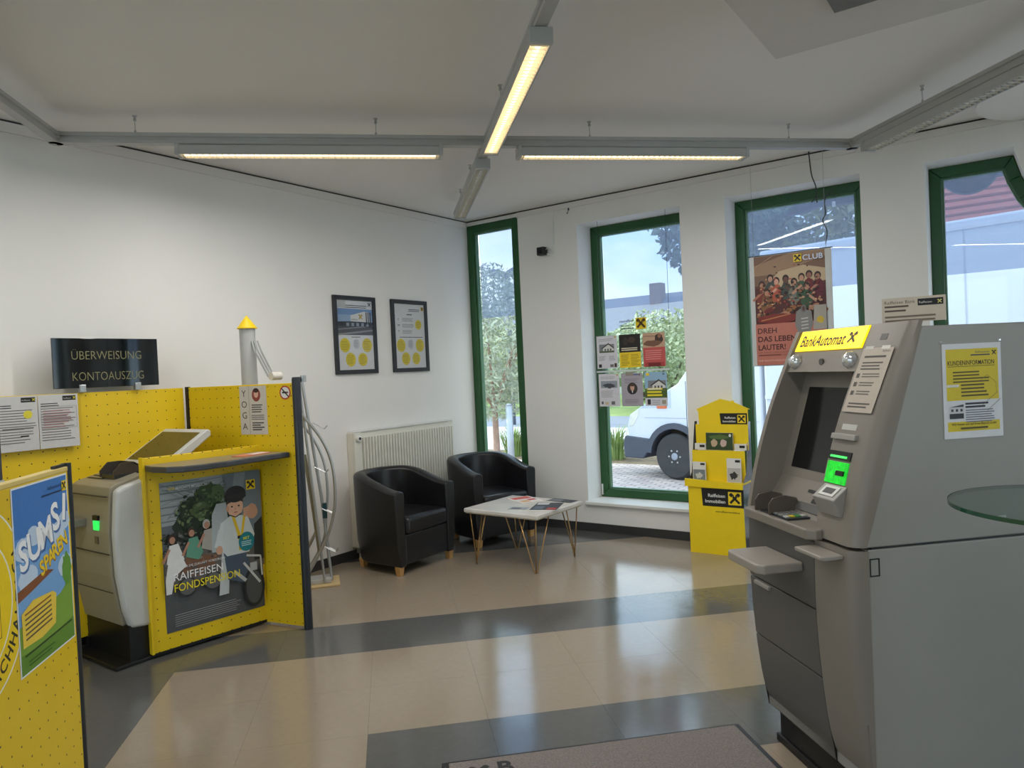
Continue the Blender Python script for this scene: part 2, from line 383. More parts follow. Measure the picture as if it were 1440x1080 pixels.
# ------------------------------------------------------------------ ceiling light rails and lamps
RZ0, RZ1 = 2.865, 2.925
S2 = math.sqrt(.5)
A_, B_ = Vector((.272, -3.935, 0)), Vector((3.69, -.50, 0)); J_ = Vector((1.965, -2.225, 0))
C_, D_ = B_+Vector((3.42, -3.42, 0)), A_+Vector((3.42, -3.42, 0))
rail = thing('lighting_rail', 'grey aluminium lighting rail frame hung under the white ceiling on short wires', 'light rail', (J_.x, J_.y, RZ0))
def rail_seg(a, b, w_=.052, name='rail_beam'):
    d = (b-a); ln = d.length; an = math.atan2(d.y, d.x)
    pr = [(-w_/2, 0), (w_/2, 0), (w_/2, .018), (w_/2-.008, .022), (w_/2-.008, .036), (w_/2, .04), (w_/2, .06), (-w_/2, .06), (-w_/2, .04), (-w_/2+.008, .036), (-w_/2+.008, .022), (-w_/2, .018)]
    return MB().prism(pr, 0, ln, 'x').build(name, m_alu, rail, (a.x-J_.x, a.y-J_.y, 0), an)
END = Vector((.50, -.76, 0)); MID = (C_+D_)/2
rail_seg(A_, J_); rail_seg(J_, B_); rail_seg(A_, D_); rail_seg(B_, C_); rail_seg(D_, C_); rail_seg(J_, MID); rail_seg(J_, END)
for P in (A_, B_, C_, D_):
    MB().lathe([(.037, 0), (.037, .063)], n=16).build('corner_joint', m_alu, rail, (P.x-J_.x, P.y-J_.y, 0), smooth=True)
hook_pts = [(.56, -3.64), (1.50, -2.70), (2.42, -1.77), (3.37, -.82), (4.15, -.97), (1.30, -1.56), (.80, -1.06), (2.35, -2.61), (1.0, -4.67)]
for x, y in hook_pts:
    MB().tube([(0, 0, RZ1-RZ0), (0, 0, H-RZ0)], .0022, 6).lathe([(.010, H-RZ0-.028), (.006, H-RZ0-.012), (.014, H-RZ0)], n=10).lathe([(.006, .06), (.006, .078)], n=8).build('suspension_wire', m_alu2, rail, (x-J_.x, y-J_.y, 0))
m_tube = M('lit_tube', (255, 236, 196), .5, var=.01, emit=1.15)
m_tubeoff = M('unlit_tube', (196, 198, 200), .4)
LAMP_L = 1.48
def lamp(center, ang, lit, label, group=None):
    e = thing('strip_lamp', label, 'lamp', (center[0], center[1], RZ0-.002), ang, group)
    h = LAMP_L/2
    pr = [(-.048, -.062), (-.040, -.062), (-.036, -.03), (.036, -.03), (.040, -.062), (.048, -.062), (.046, -.012), (.03, 0), (-.03, 0), (-.046, -.012)]
    MB().prism(pr, -h, h, 'x').build('housing', m_alu, e)
    for s in (-1, 1): MB().box(s*h-.012, s*h+.012, -.05, .05, -.066, .0).build('end_cap', m_alu, e, bevel=.004)
    MB().tube([(-h+.03, 0, -.046), (h-.03, 0, -.046)], .013, 10).build('tube', m_tube if lit else m_tubeoff, e, smooth=True)
    refl = MB().box(-h+.02, h-.02, -.036, .036, -.0315, -.0302)
    refl.build('reflector', m_tube if lit else m_alu2, e)
    lv = MB(); n = 42
    for i in range(n):
        x = -h+.03+(LAMP_L-.06)*i/(n-1); lv.box(x-.0008, x+.0008, -.038, .038, -.062, -.046)
    stuff(lv.build('louvre', M('louvre_metal', (235, 228, 212) , .3, .1), e))
    if lit:
        ld = bpy.data.lights.new('strip_lamp_light', 'AREA'); ld.shape = 'RECTANGLE'; ld.size = LAMP_L-.1; ld.size_y = .07; ld.energy = LAMP_POWER; ld.color = (1, .98, .95)
        lo = bpy.data.objects.new('lamp_light', ld); COL.objects.link(lo); lo.parent = e; lo.location = (0, 0, -.068)
    return e
def along(a, b, t): return a+(b-a)*t
dAB = (B_-A_).normalized(); dX = (MID-J_).normalized()
lamp(J_-dAB*1.03, R(45), True, 'lit strip lamp on the rail above the yellow partition cubicle')
lamp(J_+dAB*.93, R(45), True, 'lit strip lamp on the rail in front of the tall windows')
lamp(J_+dX*.80, R(-45), True, 'lit strip lamp with louvre on the rail leading away from the window corner')
lamp(J_-dX*.98, R(-45), False, 'unlit strip lamp on the rail stub pointing into the window corner')
lamp(B_+dX*.90, R(-45), False, 'unlit strip lamp with silver louvre on the rail above the curved-corner window')
lamp(J_+dX*3.4, R(-45), True, 'added unseen lit strip lamp on the cross rail as fill for the hall')  # lamp added out of view as fill light
lamp(A_+dX*1.5, R(-45), True, 'added unseen lit strip lamp on the rail as fill over the blue savings poster partition')  # second out-of-view lamp, also added for fill
for P, an in ((A_+dX*3.3, -45), (B_+dX*3.2, -45), (D_+dAB*1.2, 45), (D_+dAB*3.4, 45)):
    lamp(P, R(an), False, 'unlit strip lamp on the rail frame over the rear of the hall', 'unlit lamps over the rear hall')


# ------------------------------------------------------------------ yellow partition cubicle
m_perf = perf_mat('yellow_perforated_sheet', (232, 196, 20))
m_yel = M('yellow_sheet', (232, 196, 20), .42, var=.03)
cub = thing('partition_cubicle', 'yellow perforated metal partition around the statement terminal with dark post and curved shelf', 'partition', (.12, -3.18, 0))
def c_l(x, y): return (x-.12, y+3.18)
def panel(name, p0, p1, z0, z1, th=.028, parent=cub, mat=m_perf):   # p0 -> p1 left to right for the viewer
    a, b = Vector(p0), Vector(p1); d = b-a
    return MB().box(0, d.length, 0, th, z0, z1).build(name, mat, parent, (a.x, a.y, 0), math.atan2(d.y, d.x), bevel=.003)
P_c = (.13, -3.175); P_post = (1.005, -3.0); P_fl = (.632, -3.735); P_fr = (.712, -3.045)
panel('back_panel', c_l(.13, -5.2), c_l(.13, -3.19), .08, 1.488)
panel('side_panel', c_l(*P_c), c_l(*P_post), .012, 1.488)
fp = panel('front_panel', c_l(*P_fl), c_l(*P_fr), .028, 1.112)
MB().box(-.004, .689, .002, .030, .012, .030).build('bottom_edge', m_black, fp)
MB().box(-.012, 0, -.012, .04, .028, 1.115).build('edge_strip', m_yel, fp)
x, y = c_l(1.02, -2.992)
MB().lathe([(.026, .0), (.026, 1.51), (.022, 1.522)], n=20).build('corner_post', m_dark, cub, (x, y, 0), smooth=True)
MB().lathe([(.018, 1.49), (.018, 1.53)], n=16).build('post_tube', m_alu2, cub, (x+.01, y+.045, 0), smooth=True)
x, y = c_l(.145, -3.168); MB().box(-.012, .012, -.012, .012, .08, 1.492).build('hinge_strip', m_black, cub, (x, y, 0))
sh = [c_l(.64, -3.735), c_l(.75, -3.752), c_l(.86, -3.735), c_l(.935, -3.68), c_l(.965, -3.58), c_l(.975, -3.45), c_l(.965, -3.3), c_l(.955, -3.15), c_l(.965, -3.02), c_l(.715, -3.055)]
MB().prism(sh, 1.040, 1.072, 'z').build('counter_shelf', M('shelf_edge', (62, 63, 66), .3, var=.03), cub, bevel=.006)
sh2 = [(p[0]*.985+.004, p[1]*.985-.006) for p in sh]
MB().prism(sh2, 1.072, 1.0735, 'z').build('shelf_top', M('shelf_laminate', (132, 122, 106), .3), cub)
for q in (.30, .60): MB().lathe([(.02, 0), (.014, .03)], n=10).build('levelling_foot', m_black, cub, (c_l(.13, -3.3)[0]+.04, -.2-q*2, .0))
for q in (.30, .60): MB().box(-.02, .02, -.02, .02, 0, .082).build('panel_foot', m_black, cub, (.02, -q*2.2, 0))

# leaflet on the shelf
lf = thing('leaflet', 'orange and pink leaflet lying on the curved partition shelf', 'leaflet', (.84, -3.20, 1.0737), R(100))
MB().box(-.105, .105, -.05, .05, 0, .004).build('sheet_stack', M('leaflet_paper', (205, 120, 92), .4, var=.25, scale=25), lf)
MB().box(-.02, .10, -.045, .03, .004, .006).build('top_sheet', M('leaflet_top', (222, 205, 200), .4, var=.2, scale=20), lf)

# front-panel poster
def poster(name, label, loc, rotz, wd, ht, paper=WHT, th=.0016, cat='poster', group=None):
    e = thing(name, label, cat, loc, rotz, group)
    MB().box(0, wd, -th, 0, 0, ht).build('paper', PM(paper), e)
    return e
fang = math.atan2(P_fr[1]-P_fl[1], P_fr[0]-P_fl[0]); fdir = Vector((math.cos(fang), math.sin(fang), 0)); fn = Vector((math.sin(fang), -math.cos(fang), 0))
pos = Vector((P_fl[0], P_fl[1], .118))+fdir*.075+fn*.0005
pe = poster('pension_poster', 'large photo poster of a child on a bicycle seat stuck on yellow panel', pos, fang, .594, .846, (74, 80, 84))
P = Print()
P.rect(0, 0, .594, .846, (104, 110, 114)); P.rect(0, .60, .594, .846, (164, 172, 174)); P.rect(0, 0, .594, .26, (84, 86, 88))
rdp = random.Random(77)
for i in range(30): P.line(rdp.uniform(0, .2), .60+.24*rdp.random(), rdp.uniform(.2, .4), .60+.24*rdp.random(), .004, rdp.choice([(140, 148, 150), (186, 192, 194), (120, 128, 130)]))
for i in range(9): P.rect(0, .02+i*.028, .594, .022+i*.028, (88, 90, 92))
for i in range(6): P.rect(0, .62+i*.04, .25, .628+i*.04, (122, 130, 132))
for i, (cx, cz, rx, rz, c) in enumerate([(.22, .64, .15, .14, (38, 56, 36)), (.27, .72, .09, .10, (58, 82, 48)), (.14, .58, .09, .07, (32, 46, 34)), (.30, .60, .10, .10, (48, 72, 44)), (.22, .66, .07, .05, (82, 104, 62)), (.33, .74, .05, .06, (84, 108, 66)), (.12, .52, .14, .05, (44, 52, 44))]):
    P.blob(cx, cz, rx, rz, c, seed=i, n=30)
for i in range(170):
    a = rdp.uniform(0, 6.28); q = math.sqrt(rdp.random()); P.blob(.23+.15*q*math.cos(a), .65+.13*q*math.sin(a), rdp.uniform(.006, .018), rdp.uniform(.006, .016), rdp.choice([(34, 50, 34), (62, 86, 52), (90, 114, 70), (116, 136, 92), (48, 66, 44)]), n=9, j=.5, seed=i)
for i in range(60): P.blob(rdp.uniform(0, .25), rdp.uniform(.44, .56), rdp.uniform(.006, .02), rdp.uniform(.005, .014), rdp.choice([(50, 56, 52), (84, 86, 82), (36, 40, 40), (110, 112, 108)]), n=9, j=.5, seed=i+300)
P.rect(0, .26, .594, .45, (100, 94, 90)); P.blob(.16, .36, .16, .05, (120, 84, 62), seed=9)
for i in range(60): P.blob(rdp.uniform(0, .3), rdp.uniform(.27, .44), rdp.uniform(.005, .02), rdp.uniform(.004, .012), rdp.choice([(66, 62, 60), (132, 124, 116), (150, 104, 78), (88, 84, 82), (44, 44, 46)]), n=9, j=.5, seed=i+500)
# adult behind
P.poly([(.36, .846), (.594, .846), (.594, .42), (.50, .46), (.42, .60)], (112, 124, 134)); P.poly([(.43, .846), (.50, .846), (.47, .70), (.41, .72)], (138, 150, 160))
P.poly([(.53, .30), (.594, .30), (.594, .56), (.54, .52)], (40, 42, 46))
# riders at left
for cx, cz, c, hc in ((.06, .45, (222, 222, 220), (54, 38, 32)), (.17, .47, (92, 150, 128), (70, 52, 44)), (.26, .50, (168, 164, 154), (176, 176, 172))):
    P.ell(cx-.015, cz+.075, .022, .028, hc); P.ell(cx-.012, cz+.068, .016, .02, (178, 132, 108)); P.poly([(cx-.05, cz-.06), (cx-.03, cz+.04), (cx+.02, cz+.045), (cx+.05, cz-.05), (cx+.02, cz-.09)], c)
    P.line(cx-.03, cz+.02, cx-.07, cz-.05, .014, (176, 128, 104))
P.poly([(0, .30), (.02, .40), (.10, .41), (.12, .36), (.05, .31), (.03, .22), (0, .22)], (226, 226, 224))
for cx in (.12, .27): P.ell(cx, .24, .055, .055, (48, 50, 52)); P.ell(cx, .24, .046, .046, (96, 96, 96))
# child seat, child
P.poly([(.27, .40), (.28, .62), (.31, .68), (.37, .68), (.39, .40)], (168, 178, 182)); P.poly([(.30, .14), (.33, .40), (.38, .42), (.36, .14)], (190, 196, 198))
P.poly([(.36, .22), (.34, .38), (.46, .40), (.50, .30), (.46, .18)], (72, 86, 106))
P.poly([(.30, .44), (.33, .56), (.40, .60), (.50, .58), (.54, .46), (.50, .36), (.36, .36)], (206, 214, 216)); P.line(.34, .52, .31, .42, .05, (200, 210, 212)); P.ell(.315, .405, .02, .026, (206, 160, 134))
P.poly([(.40, .59), (.415, .60), (.455, .46), (.44, .44)], (226, 190, 40)); P.poly([(.475, .60), (.49, .59), (.46, .44), (.445, .44)], (226, 190, 40)); P.rect(.436, .38, .462, .46, (226, 190, 40)); P.rect(.43, .45, .468, .468, BLK)
P.ell(.425, .645, .050, .062, (222, 178, 152)); P.ell(.378, .64, .010, .016, (206, 156, 130)); P.poly([(.372, .665), (.385, .70), (.47, .70), (.478, .665), (.45, .68), (.40, .675)], (62, 44, 34))
P.ell(.43, .72, .066, .05, (36, 38, 42)); P.rect(.364, .695, .496, .722, (44, 46, 50)); P.ell(.405, .648, .007, .005, (60, 40, 34)); P.ell(.448, .648, .007, .005, (60, 40, 34)); P.poly([(.424, .646), (.434, .628), (.418, .628)], (204, 156, 130)); P.ell(.427, .612, .014, .004, (186, 116, 104)); P.line(.39, .60, .425, .582, .006, (40, 40, 44)); P.line(.46, .60, .425, .582, .006, (40, 40, 44))
P.blob(.53, .60, .04, .05, (196, 150, 124), seed=5, j=.15)
for k in range(4): P.line(.515-.006*k, .63-.016*k, .475, .622-.014*k, .013, (204, 158, 132))
# bicycle and lock
P.ell(.52, .14, .07, .12, (34, 36, 38)); P.ell(.52, .14, .052, .10, (78, 80, 82)); P.line(.46, .30, .56, .16, .014, (206, 206, 204)); P.line(.40, .26, .47, .19, .02, (188, 190, 190)); P.rect(.50, .24, .545, .29, (186, 188, 186)); P.line(.48, .34, .57, .32, .012, (210, 210, 206)); P.line(.57, .32, .575, .20, .01, (210, 210, 206))
P.ell(.485, .425, .050, .058, (18, 128, 142), n=28)
P.text('MIT', .485, .437, .026, (214, 220, 60), 'c', .01); P.lines(.452, .52, .428, 3, .011, .005, (180, 216, 220), rag=.2)
P.logo(.50, .735, .058, (244, 214, 20), BLK)
P.text('WIR', .035, .80, .022, (232, 206, 30), off=.012); P.text("MACHT'S MÖGLICH", .082, .80, .022, (236, 236, 236), width=.175, off=.01)
P.text('JETZT FÜR DIE ZUKUNFT VORSORGEN', .045, .352, .018, (236, 236, 236), width=.30)
P.text('RAIFFEISEN', .045, .288, .062, (244, 244, 244), width=.285, off=.004); P.text('FONDSPENSION.', .045, .226, .062, (240, 222, 30), width=.40, off=.004)
P.lines(.04, .45, .085, 5, .012, .004, (150, 150, 150), rag=.2); P.rect(.04, .095, .40, .097, (200, 200, 200))
P.build('printed_picture', pe, (0, -.0018, 0))

# YOGA flyer and no-smoking sticker on the side panel
sang = math.atan2(P_post[1]-P_c[1], P_post[0]-P_c[0]); sdir = Vector((math.cos(sang), math.sin(sang), 0)); sn = Vector((math.sin(sang), -math.cos(sang), 0))
def on_side(t, z): return Vector((P_c[0], P_c[1], z))+sdir*t+sn*.0006
def side_t(px, py):
    q = at(px, py, (sn.x, sn.y, 0), sn.x*P_c[0]+sn.y*P_c[1]); return (q-Vector((P_c[0], P_c[1], 0))).dot(sdir), q.z
t0, z0 = side_t(340, 611)
ye = poster('yoga_flyer', 'pale flyer with vertical YOGA lettering on the yellow side panel', on_side(t0, z0), sang, .215, .30, (206, 198, 186), cat='flyer')
P = Print()
for i, ch in enumerate('YOGA'): P.text(ch, .035, .235-i*.068, .058, (70, 58, 48), 'c')
P.rect(.075, 0, .077, .30, (120, 112, 104)); P.ell(.135, .245, .034, .042, (150, 70, 60)); P.ell(.135, .25, .018, .024, (216, 170, 150)); P.ell(.135, .272, .022, .014, (60, 40, 34))
P.lines(.095, .19, .185, 4, .014, .006, INK); P.lines(.09, .20, .12, 3, .012, .004, INK, 5, .1); P.lines(.095, .195, .075, 4, .014, .007, INK, 8)
P.build('print', ye, (0, -.0018, 0))
t0, z0 = side_t(401, 552)
nse = thing('no_smoking_sticker', 'round red and white no-smoking sticker on the yellow side panel', 'sticker', on_side(t0, z0), sang)
P = Print(); P.ell(0, 0, .042, .042, (226, 224, 220), 28)
P.rect(-.022, -.005, .016, .006, (50, 50, 50)); P.rect(.017, -.005, .024, .006, (150, 60, 40))
for k in range(28):
    a0, a1 = 2*math.pi*k/28, 2*math.pi*(k+1)/28
    P.n -= 1 if k else 0
    P.poly([(.042*math.cos(a0), .042*math.sin(a0)), (.042*math.cos(a1), .042*math.sin(a1)), (.034*math.cos(a1), .034*math.sin(a1)), (.034*math.cos(a0), .034*math.sin(a0))], (186, 44, 36))
P.line(-.026, .026, .026, -.026, .008, (40, 36, 36)); P.build('sticker_print', nse, (0, -.0008, 0))

# notices on the back panel
def notice(y0, label, seed, extra):
    e = poster('notice_sheet', label, (.1595, y0, 1.188), R(90), .205, .297, (206, 205, 203), cat='notice')
    P = Print(); P.rect(.125, .262, .195, .288, BLK); P.text('Raiffeisen', .130, .270, .011, (200, 200, 196)); P.logo(.178, .266, .018, None, (210, 200, 60))
    P.lines(.012, .11, .25, 2, .012, .005, INK, seed); P.lines(.012, .195, .222, 13, .0145, .0045, (120, 116, 116), seed+1, .4)
    extra(P); P.build('print', e, (0, -.0018, 0))
notice(-4.262, 'white printed notice with a yellow dot on the yellow back panel', 2, lambda P: (P.ell(.155, .195, .022, .022, (226, 212, 60)), P.rect(.03, .118, .18, .125, (110, 110, 110)), P.rect(.115, .075, .155, .082, BLK)))
notice(-4.054, 'white printed notice with a framed text block on the yellow back panel', 7, lambda P: (P.lines(.022, .17, .21, 8, .013, .005, (170, 130, 130), 4, .3), P.line(.012, .23, .195, .23, .0016, GRYT), P.line(.195, .23, .195, .11, .0016, GRYT), P.line(.012, .11, .195, .11, .0016, GRYT), P.line(.012, .11, .012, .23, .0016, GRYT)))

# dark glass sign on the back panel
sg = thing('glass_sign', 'black glass sign lettered ÜBERWEISUNG KONTOAUSZUG clipped on the yellow partition', 'sign', (.147, -3.965, 1.489), R(90))
MB().box(0, .605, -.006, .006, .026, .313).build('glass_plate', M('black_glass', (8, 8, 9), .05, var=.0, coat=.4), sg, bevel=.001)
for wd_, zz, ww_ in (('ÜBERWEISUNG', .19, .40), ('KONTOAUSZUG', .068, .41)):
    P = Print(); P.text(wd_, .10, zz, .072, (132, 128, 88), width=ww_, off=-.012); P.build('lettering', sg, (0, -.0065, 0))
for x in (.15, .47): MB().box(x-.018, x+.018, -.014, .014, .0, .045).build('clip', m_alu2, sg, bevel=.003)

# ------------------------------------------------------------------ statement terminal inside the cubicle
m_tm = M('terminal_beige', (150, 142, 122), .45, var=.03); m_tm2 = M('terminal_light_grey', (196, 196, 192), .4, var=.02)
tm = thing('statement_terminal', 'beige self-service statement terminal with tilted screen on black plinth inside yellow cubicle', 'terminal', (.36, -3.6, 0))
def T_(pts): return [(y+3.6, z) for y, z in pts]
prof = [(-3.86, .21), (-3.885, .35), (-3.903, .49), (-3.909, .72), (-3.889, .97), (-3.86, .985), (-3.60, 1.045), (-3.25, 1.045), (-3.25, .21)]
MB().prism(T_(prof), -.26, .20, 'x').build('cabinet', m_tm, tm, bevel=.006)
prof2 = [(-3.84, .20), (-3.87, .30), (-3.895, .49), (-3.90, .72), (-3.88, .955), (-3.84, .975), (-3.60, 1.03), (-3.25, 1.03), (-3.25, .19), (-3.76, .19)]
sc_ = MB().prism(T_(prof2), .20, .258, 'x').build('side_cheek', m_tm2, tm, bevel=.02, seg=3)
MB().box(-.235, .245, -.25, .32, .0, .215).build('plinth', m_black, tm)
MB().box(-.25, .262, -.335, .30, .0, .022).build('base_plate', m_black, tm, bevel=.006)
# sloping console groove lines, keypad hood, screen
for i in range(4): MB().box(-.2, -.02, -.22+i*.035, -.214+i*.035, .9975+i*.008, 1.0015+i*.008).build('console_groove', m_dark, tm)
kp = MB().box(-.05, .10, -.21, -.08, 1.0, 1.022).build('keypad', m_dark, tm)
m_hood = M('smoked_hood', (70, 64, 58), .3)
for xx in (-.065, .09):
    MB().prism([(-.215, 1.005), (-.215, 1.04), (-.17, 1.085), (-.10, 1.085), (-.05, 1.05), (-.05, 1.02)], xx, xx+.008, 'x').build('hood_side', m_hood, kp)
MB().prism([(-.10, 1.075), (-.05, 1.045), (-.05, 1.052), (-.10, 1.085)], -.065, .098, 'x').build('hood_back', m_hood, kp)
MB().box(.12, .19, -.10, -.06, 1.02, 1.032).build('receipt_slot', m_dark, tm)
scp = [(-.02, 1.046), (.28, 1.235), (.30, 1.225), (.30, 1.195), (.08, 1.046)]
st = MB().prism(scp, -.25, .235, 'x').build('screen_housing', m_tm2, tm, bevel=.006)
d_ = Vector((.30, .189)).normalized(); n_ = Vector((-d_.y, d_.x))
def sl(t, h): return (-.02+d_.x*t+n_.x*h, 1.046+d_.y*t+n_.y*h)
MB().prism([sl(.05, -.003), sl(.05, .0015), sl(.32, .0015), sl(.32, -.003)], -.215, .20, 'x').build('screen', M('dim_screen', (66, 60, 34), .12, var=.1), st)
# front: card reader and tray
MB().box(.045, .10, -.316, -.30, .79, .815).build('card_slot_lamp', m_black, tm)
m_gr = M('card_reader_green', (40, 220, 90), .4, var=.3, scale=60, emit=.55)
MB().box(.045, .10, -.314, -.302, .735, .785).build('card_reader', m_gr, tm)
MB().box(.055, .09, -.315, -.30, .66, .70).build('key_lock', M('lock_brown', (110, 98, 80), .4), tm)
MB().box(-.25, -.05, -.375, -.30, .745, .79).build('output_tray', M('tray_grey', (140, 134, 124), .4), tm, bevel=.006)
for z in (.92, .61, .40): MB().box(-.255, .198, -.3145+(.0 if z > .5 else .012), -.30, z, z+.004).build('panel_joint', M('joint_dark', (60, 55, 45), .6), tm)

# slim dark screen on a stand at the left of the cubicle
ki = thing('kiosk_monitor', 'dark upright monitor on a slim grey stand in front of the yellow back panel', 'monitor', (.55, -4.575, 0), R(80))
MB().box(-.20, .185, -.02, .025, 1.09, 1.43).build('display', M('monitor_grey', (58, 60, 66), .3), ki, bevel=.006)
MB().box(-.17, .155, -.0215, -.019, 1.13, 1.41).build('screen_glass', M('monitor_glass', (14, 15, 18), .08), ki)
MB().box(-.05, .05, .0, .03, .02, 1.1).build('stand_column', m_alu, ki); MB().box(-.18, .18, -.15, .15, 0, .02).build('stand_foot', m_alu, ki, bevel=.005)
MB().box(-.20, .19, -.03, .03, 1.062, 1.089).build('display_rest', m_tm2, ki)

# ------------------------------------------------------------------ savings poster partition in front
QA = -2.88
def on_q(px, py): return at(px, py, (1, 1, 0), QA)
pst = on_q(97, 660)
sp = thing('savings_partition', 'yellow perforated partition panel carrying a blue SUMSI poster and dark edge post', 'partition', (pst.x, pst.y, 0), R(135))
LEN = 1.25
MB().box(-LEN, -.014, 0, .03, .06, 1.205).build('panel', m_perf, sp, bevel=.003)
MB().box(-LEN, -.014, -.002, .034, 1.205, 1.222).build('top_cap', M('pale_wood_edge', (222, 198, 120), .4), sp, bevel=.003)
MB().lathe([(.017, 0), (.017, 1.232)], n=16).build('edge_post', m_dark, sp, (.006, .012, 0), smooth=True)
MB().box(-.10, .012, .005, .02, 1.222, 1.232).build('post_bracket', m_black, sp)
for xx in (-.15, -1.1): MB().box(xx-.03, xx+.03, -.12, .15, 0, .06).build('foot', m_black, sp)
q0, q1 = on_q(29, 954), on_q(103, 886.6); lx = Vector((-S2, S2, 0))
o0 = (q0-Vector((pst.x, pst.y, 0))).dot(lx)
base = Vector((pst.x, pst.y, .594))+lx*(o0)+Vector((S2, S2, 0))*.0006
sue = poster('savings_poster', 'blue sky poster with big white SUMSI letters on the yellow partition', base, R(135), .40, .606, (232, 236, 240))
P = Print(); P.rect(.006, .006, .394, .60, (120, 170, 222)); P.rect(.006, .44, .394, .60, (62, 122, 196)); P.rect(.006, .36, .394, .44, (90, 148, 212))
for i, (cx, cz, r1) in enumerate([(.06, .40, .06), (.13, .43, .05), (.30, .40, .07), (.36, .44, .05), (.08, .30, .07), (.35, .28, .06)]): P.blob(cx, cz, r1, r1*.7, (196, 216, 238), seed=i+20, j=.15)
P.poly([(.006, .006), (.394, .006), (.394, .23), (.30, .19), (.15, .17), (.006, .16)], (124, 164, 58)); P.poly([(.006, .006), (.394, .006), (.394, .08), (.2, .06), (.006, .07)], (96, 140, 44)); P.blob(.36, .26, .04, .07, (96, 150, 56), seed=31)
P.poly([(.006, .24), (.006, .275), (.20, .30), (.26, .285), (.10, .255)], (134, 80, 44))
for ch, x, z, r_ in (('S', .060, .335, .10), ('U', .135, .355, .12), ('M', .222, .38, .14), ('S', .300, .42, .16)):
    P.text(ch, x+.006, z-.008, .135, (70, 110, 170), 'c', .03, rot=r_); P.text(ch, x, z, .135, (246, 248, 250), 'c', .024, rot=r_)
P.line(.362, .432, .376, .528, .026, (70, 110, 170)); P.line(.356, .440, .370, .536, .024, (246, 248, 250))
for i, ch in enumerate('SPAREN'):
    P.text(ch, .185+i*.034, .285+i*.012, .072, (176, 130, 20), 'c', .03, rot=.25); P.text(ch, .182+i*.034, .289+i*.012, .072, (244, 208, 40), 'c', .02, rot=.25)
P.poly([(.02, .09), (.02, .20), (.10, .225), (.24, .215), (.265, .20), (.25, .10), (.15, .085)], (238, 206, 72))
for i in range(6): P.line(.04, .192-i*.016, .225, .204-i*.016, .006, (150, 90, 40) if i < 1 else (96, 84, 60))
P.line(.03, .062, .375, .07, .006, (40, 66, 24)); P.lines(.05, .25, .04, 2, .012, .004, (60, 96, 30))
P.text('Raiffeisenbank', .345, .565, .018, (24, 54, 100), 'r'); P.lines(.20, .345, .553, 1, .01, .006, (24, 54, 100), rag=0); P.logo(.352, .546, .036, (244, 214, 20), BLK)
P.build('printed_picture', sue, (0, -.0018, 0))
# round sticker on the same panel, mostly hidden under the poster
cq = on_q(-36, 862); oc = (cq-Vector((pst.x, pst.y, 0))).dot(lx)
rs = thing('round_sticker', 'round yellow sticker with white rings and NACHHALTIG lettering beside the SUMSI poster', 'sticker', Vector((pst.x, pst.y, cq.z))+lx*oc+Vector((S2, S2, 0))*.0003, R(135))
P = Print(); P.depth = .00001; P.ell(0, 0, .30, .30, (236, 236, 226), 48); P.ell(0, 0, .294, .294, (240, 206, 20), 48); P.ell(0, 0, .212, .212, (236, 236, 226), 40); P.ell(0, 0, .206, .206, (246, 212, 14), 40)
def ring(word, a0, da, r_, size):
    for i, ch in enumerate(word):
        a = R(a0+i*da); P.text(ch, r_*math.cos(a), r_*math.sin(a), size, (40, 36, 20), 'c', .02, rot=a+math.pi/2)
ring('NACHHALTIG', -78, 10.5, .268, .058)
P.text('R', .225, .10, .06, (40, 36, 20), 'c', .02, rot=R(-60))
P.rect(-.12, -.12, .135, .12, (40, 36, 20)); P.rect(-.117, -.117, .132, .117, (246, 212, 14)); P.logo(-.1, -.1, .2, None, (30, 28, 20)); P.build('sticker_print', rs, (0, -.0001, 0))

# ------------------------------------------------------------------ column with cone cap behind the partition
cc = thing('cone_column', 'slim grey cylinder column with a yellow cone cap standing behind the yellow partition', 'column', (.545, -2.98, 0))
MB().lathe([(.049, 0), (.049, 1.845)], n=24).build('shaft', m_alu, cc, smooth=True)
MB().lathe([(.062, 1.845), (.062, 1.85), (.002, 1.93)], n=28).build('cone_cap', m_yel, cc, smooth=True)
ar = MB()
for k in range(3): ar.tube([(.05, -.005+k*.02, 1.765), (.075+k*.004, -.005+k*.02, 1.70), (.20, -.005+k*.02, 1.535), (.225, -.005+k*.02, 1.525)], .006, 6)
ar.build('hinged_arm', m_alu2, cc); MB().lathe([(.026, -.02), (.026, .05)], (.245, 0, 1.535), 14, axis='y').build('arm_roller', M('roller_white', (214, 208, 198), .4), cc, smooth=True)

# ------------------------------------------------------------------ brochure stand with bent tubes
bs = thing('brochure_stand', 'tall empty brochure stand of bent grey tubes beside the partition post', 'stand', (.38, -2.33, 0), math.atan2(.77, .63))
def BS(px, py, off=0.):
    q = at(px, py, (.77, -.63, 0), .77*.38+.63*2.33); d = Vector((q.x-.38, q.y+2.33, 0)); ex = Vector((.633, .774, 0)); return (d.dot(ex), off, q.z)
def spl(pts, n=8):
    out = []
    for i in range(len(pts)-1):
        p0, p1, p2, p3 = [Vector(pts[max(0, min(len(pts)-1, i+k))]) for k in (-1, 0, 1, 2)]
        for j in range(n):
            t = j/n; out.append(.5*((2*p1)+(p2-p0)*t+(2*p0-5*p1+4*p2-p3)*t*t+(3*p1-p0-3*p2+p3)*t**3))
    out.append(Vector(pts[-1])); return out
arc = [(424, 582), (451, 616), (466, 650), (471, 690), (469, 722), (457, 762), (430, 812)]
MB().tube(spl([BS(*p, -.02) for p in arc]), .011, 10).build('bent_tube', m_alu2, bs, smooth=True)
MB().tube(spl([BS(p[0]-10+(8 if i > 4 else 0), p[1]+4, .13) for i, p in enumerate(arc)]), .010, 10).build('bent_tube', m_alu2, bs, smooth=True)
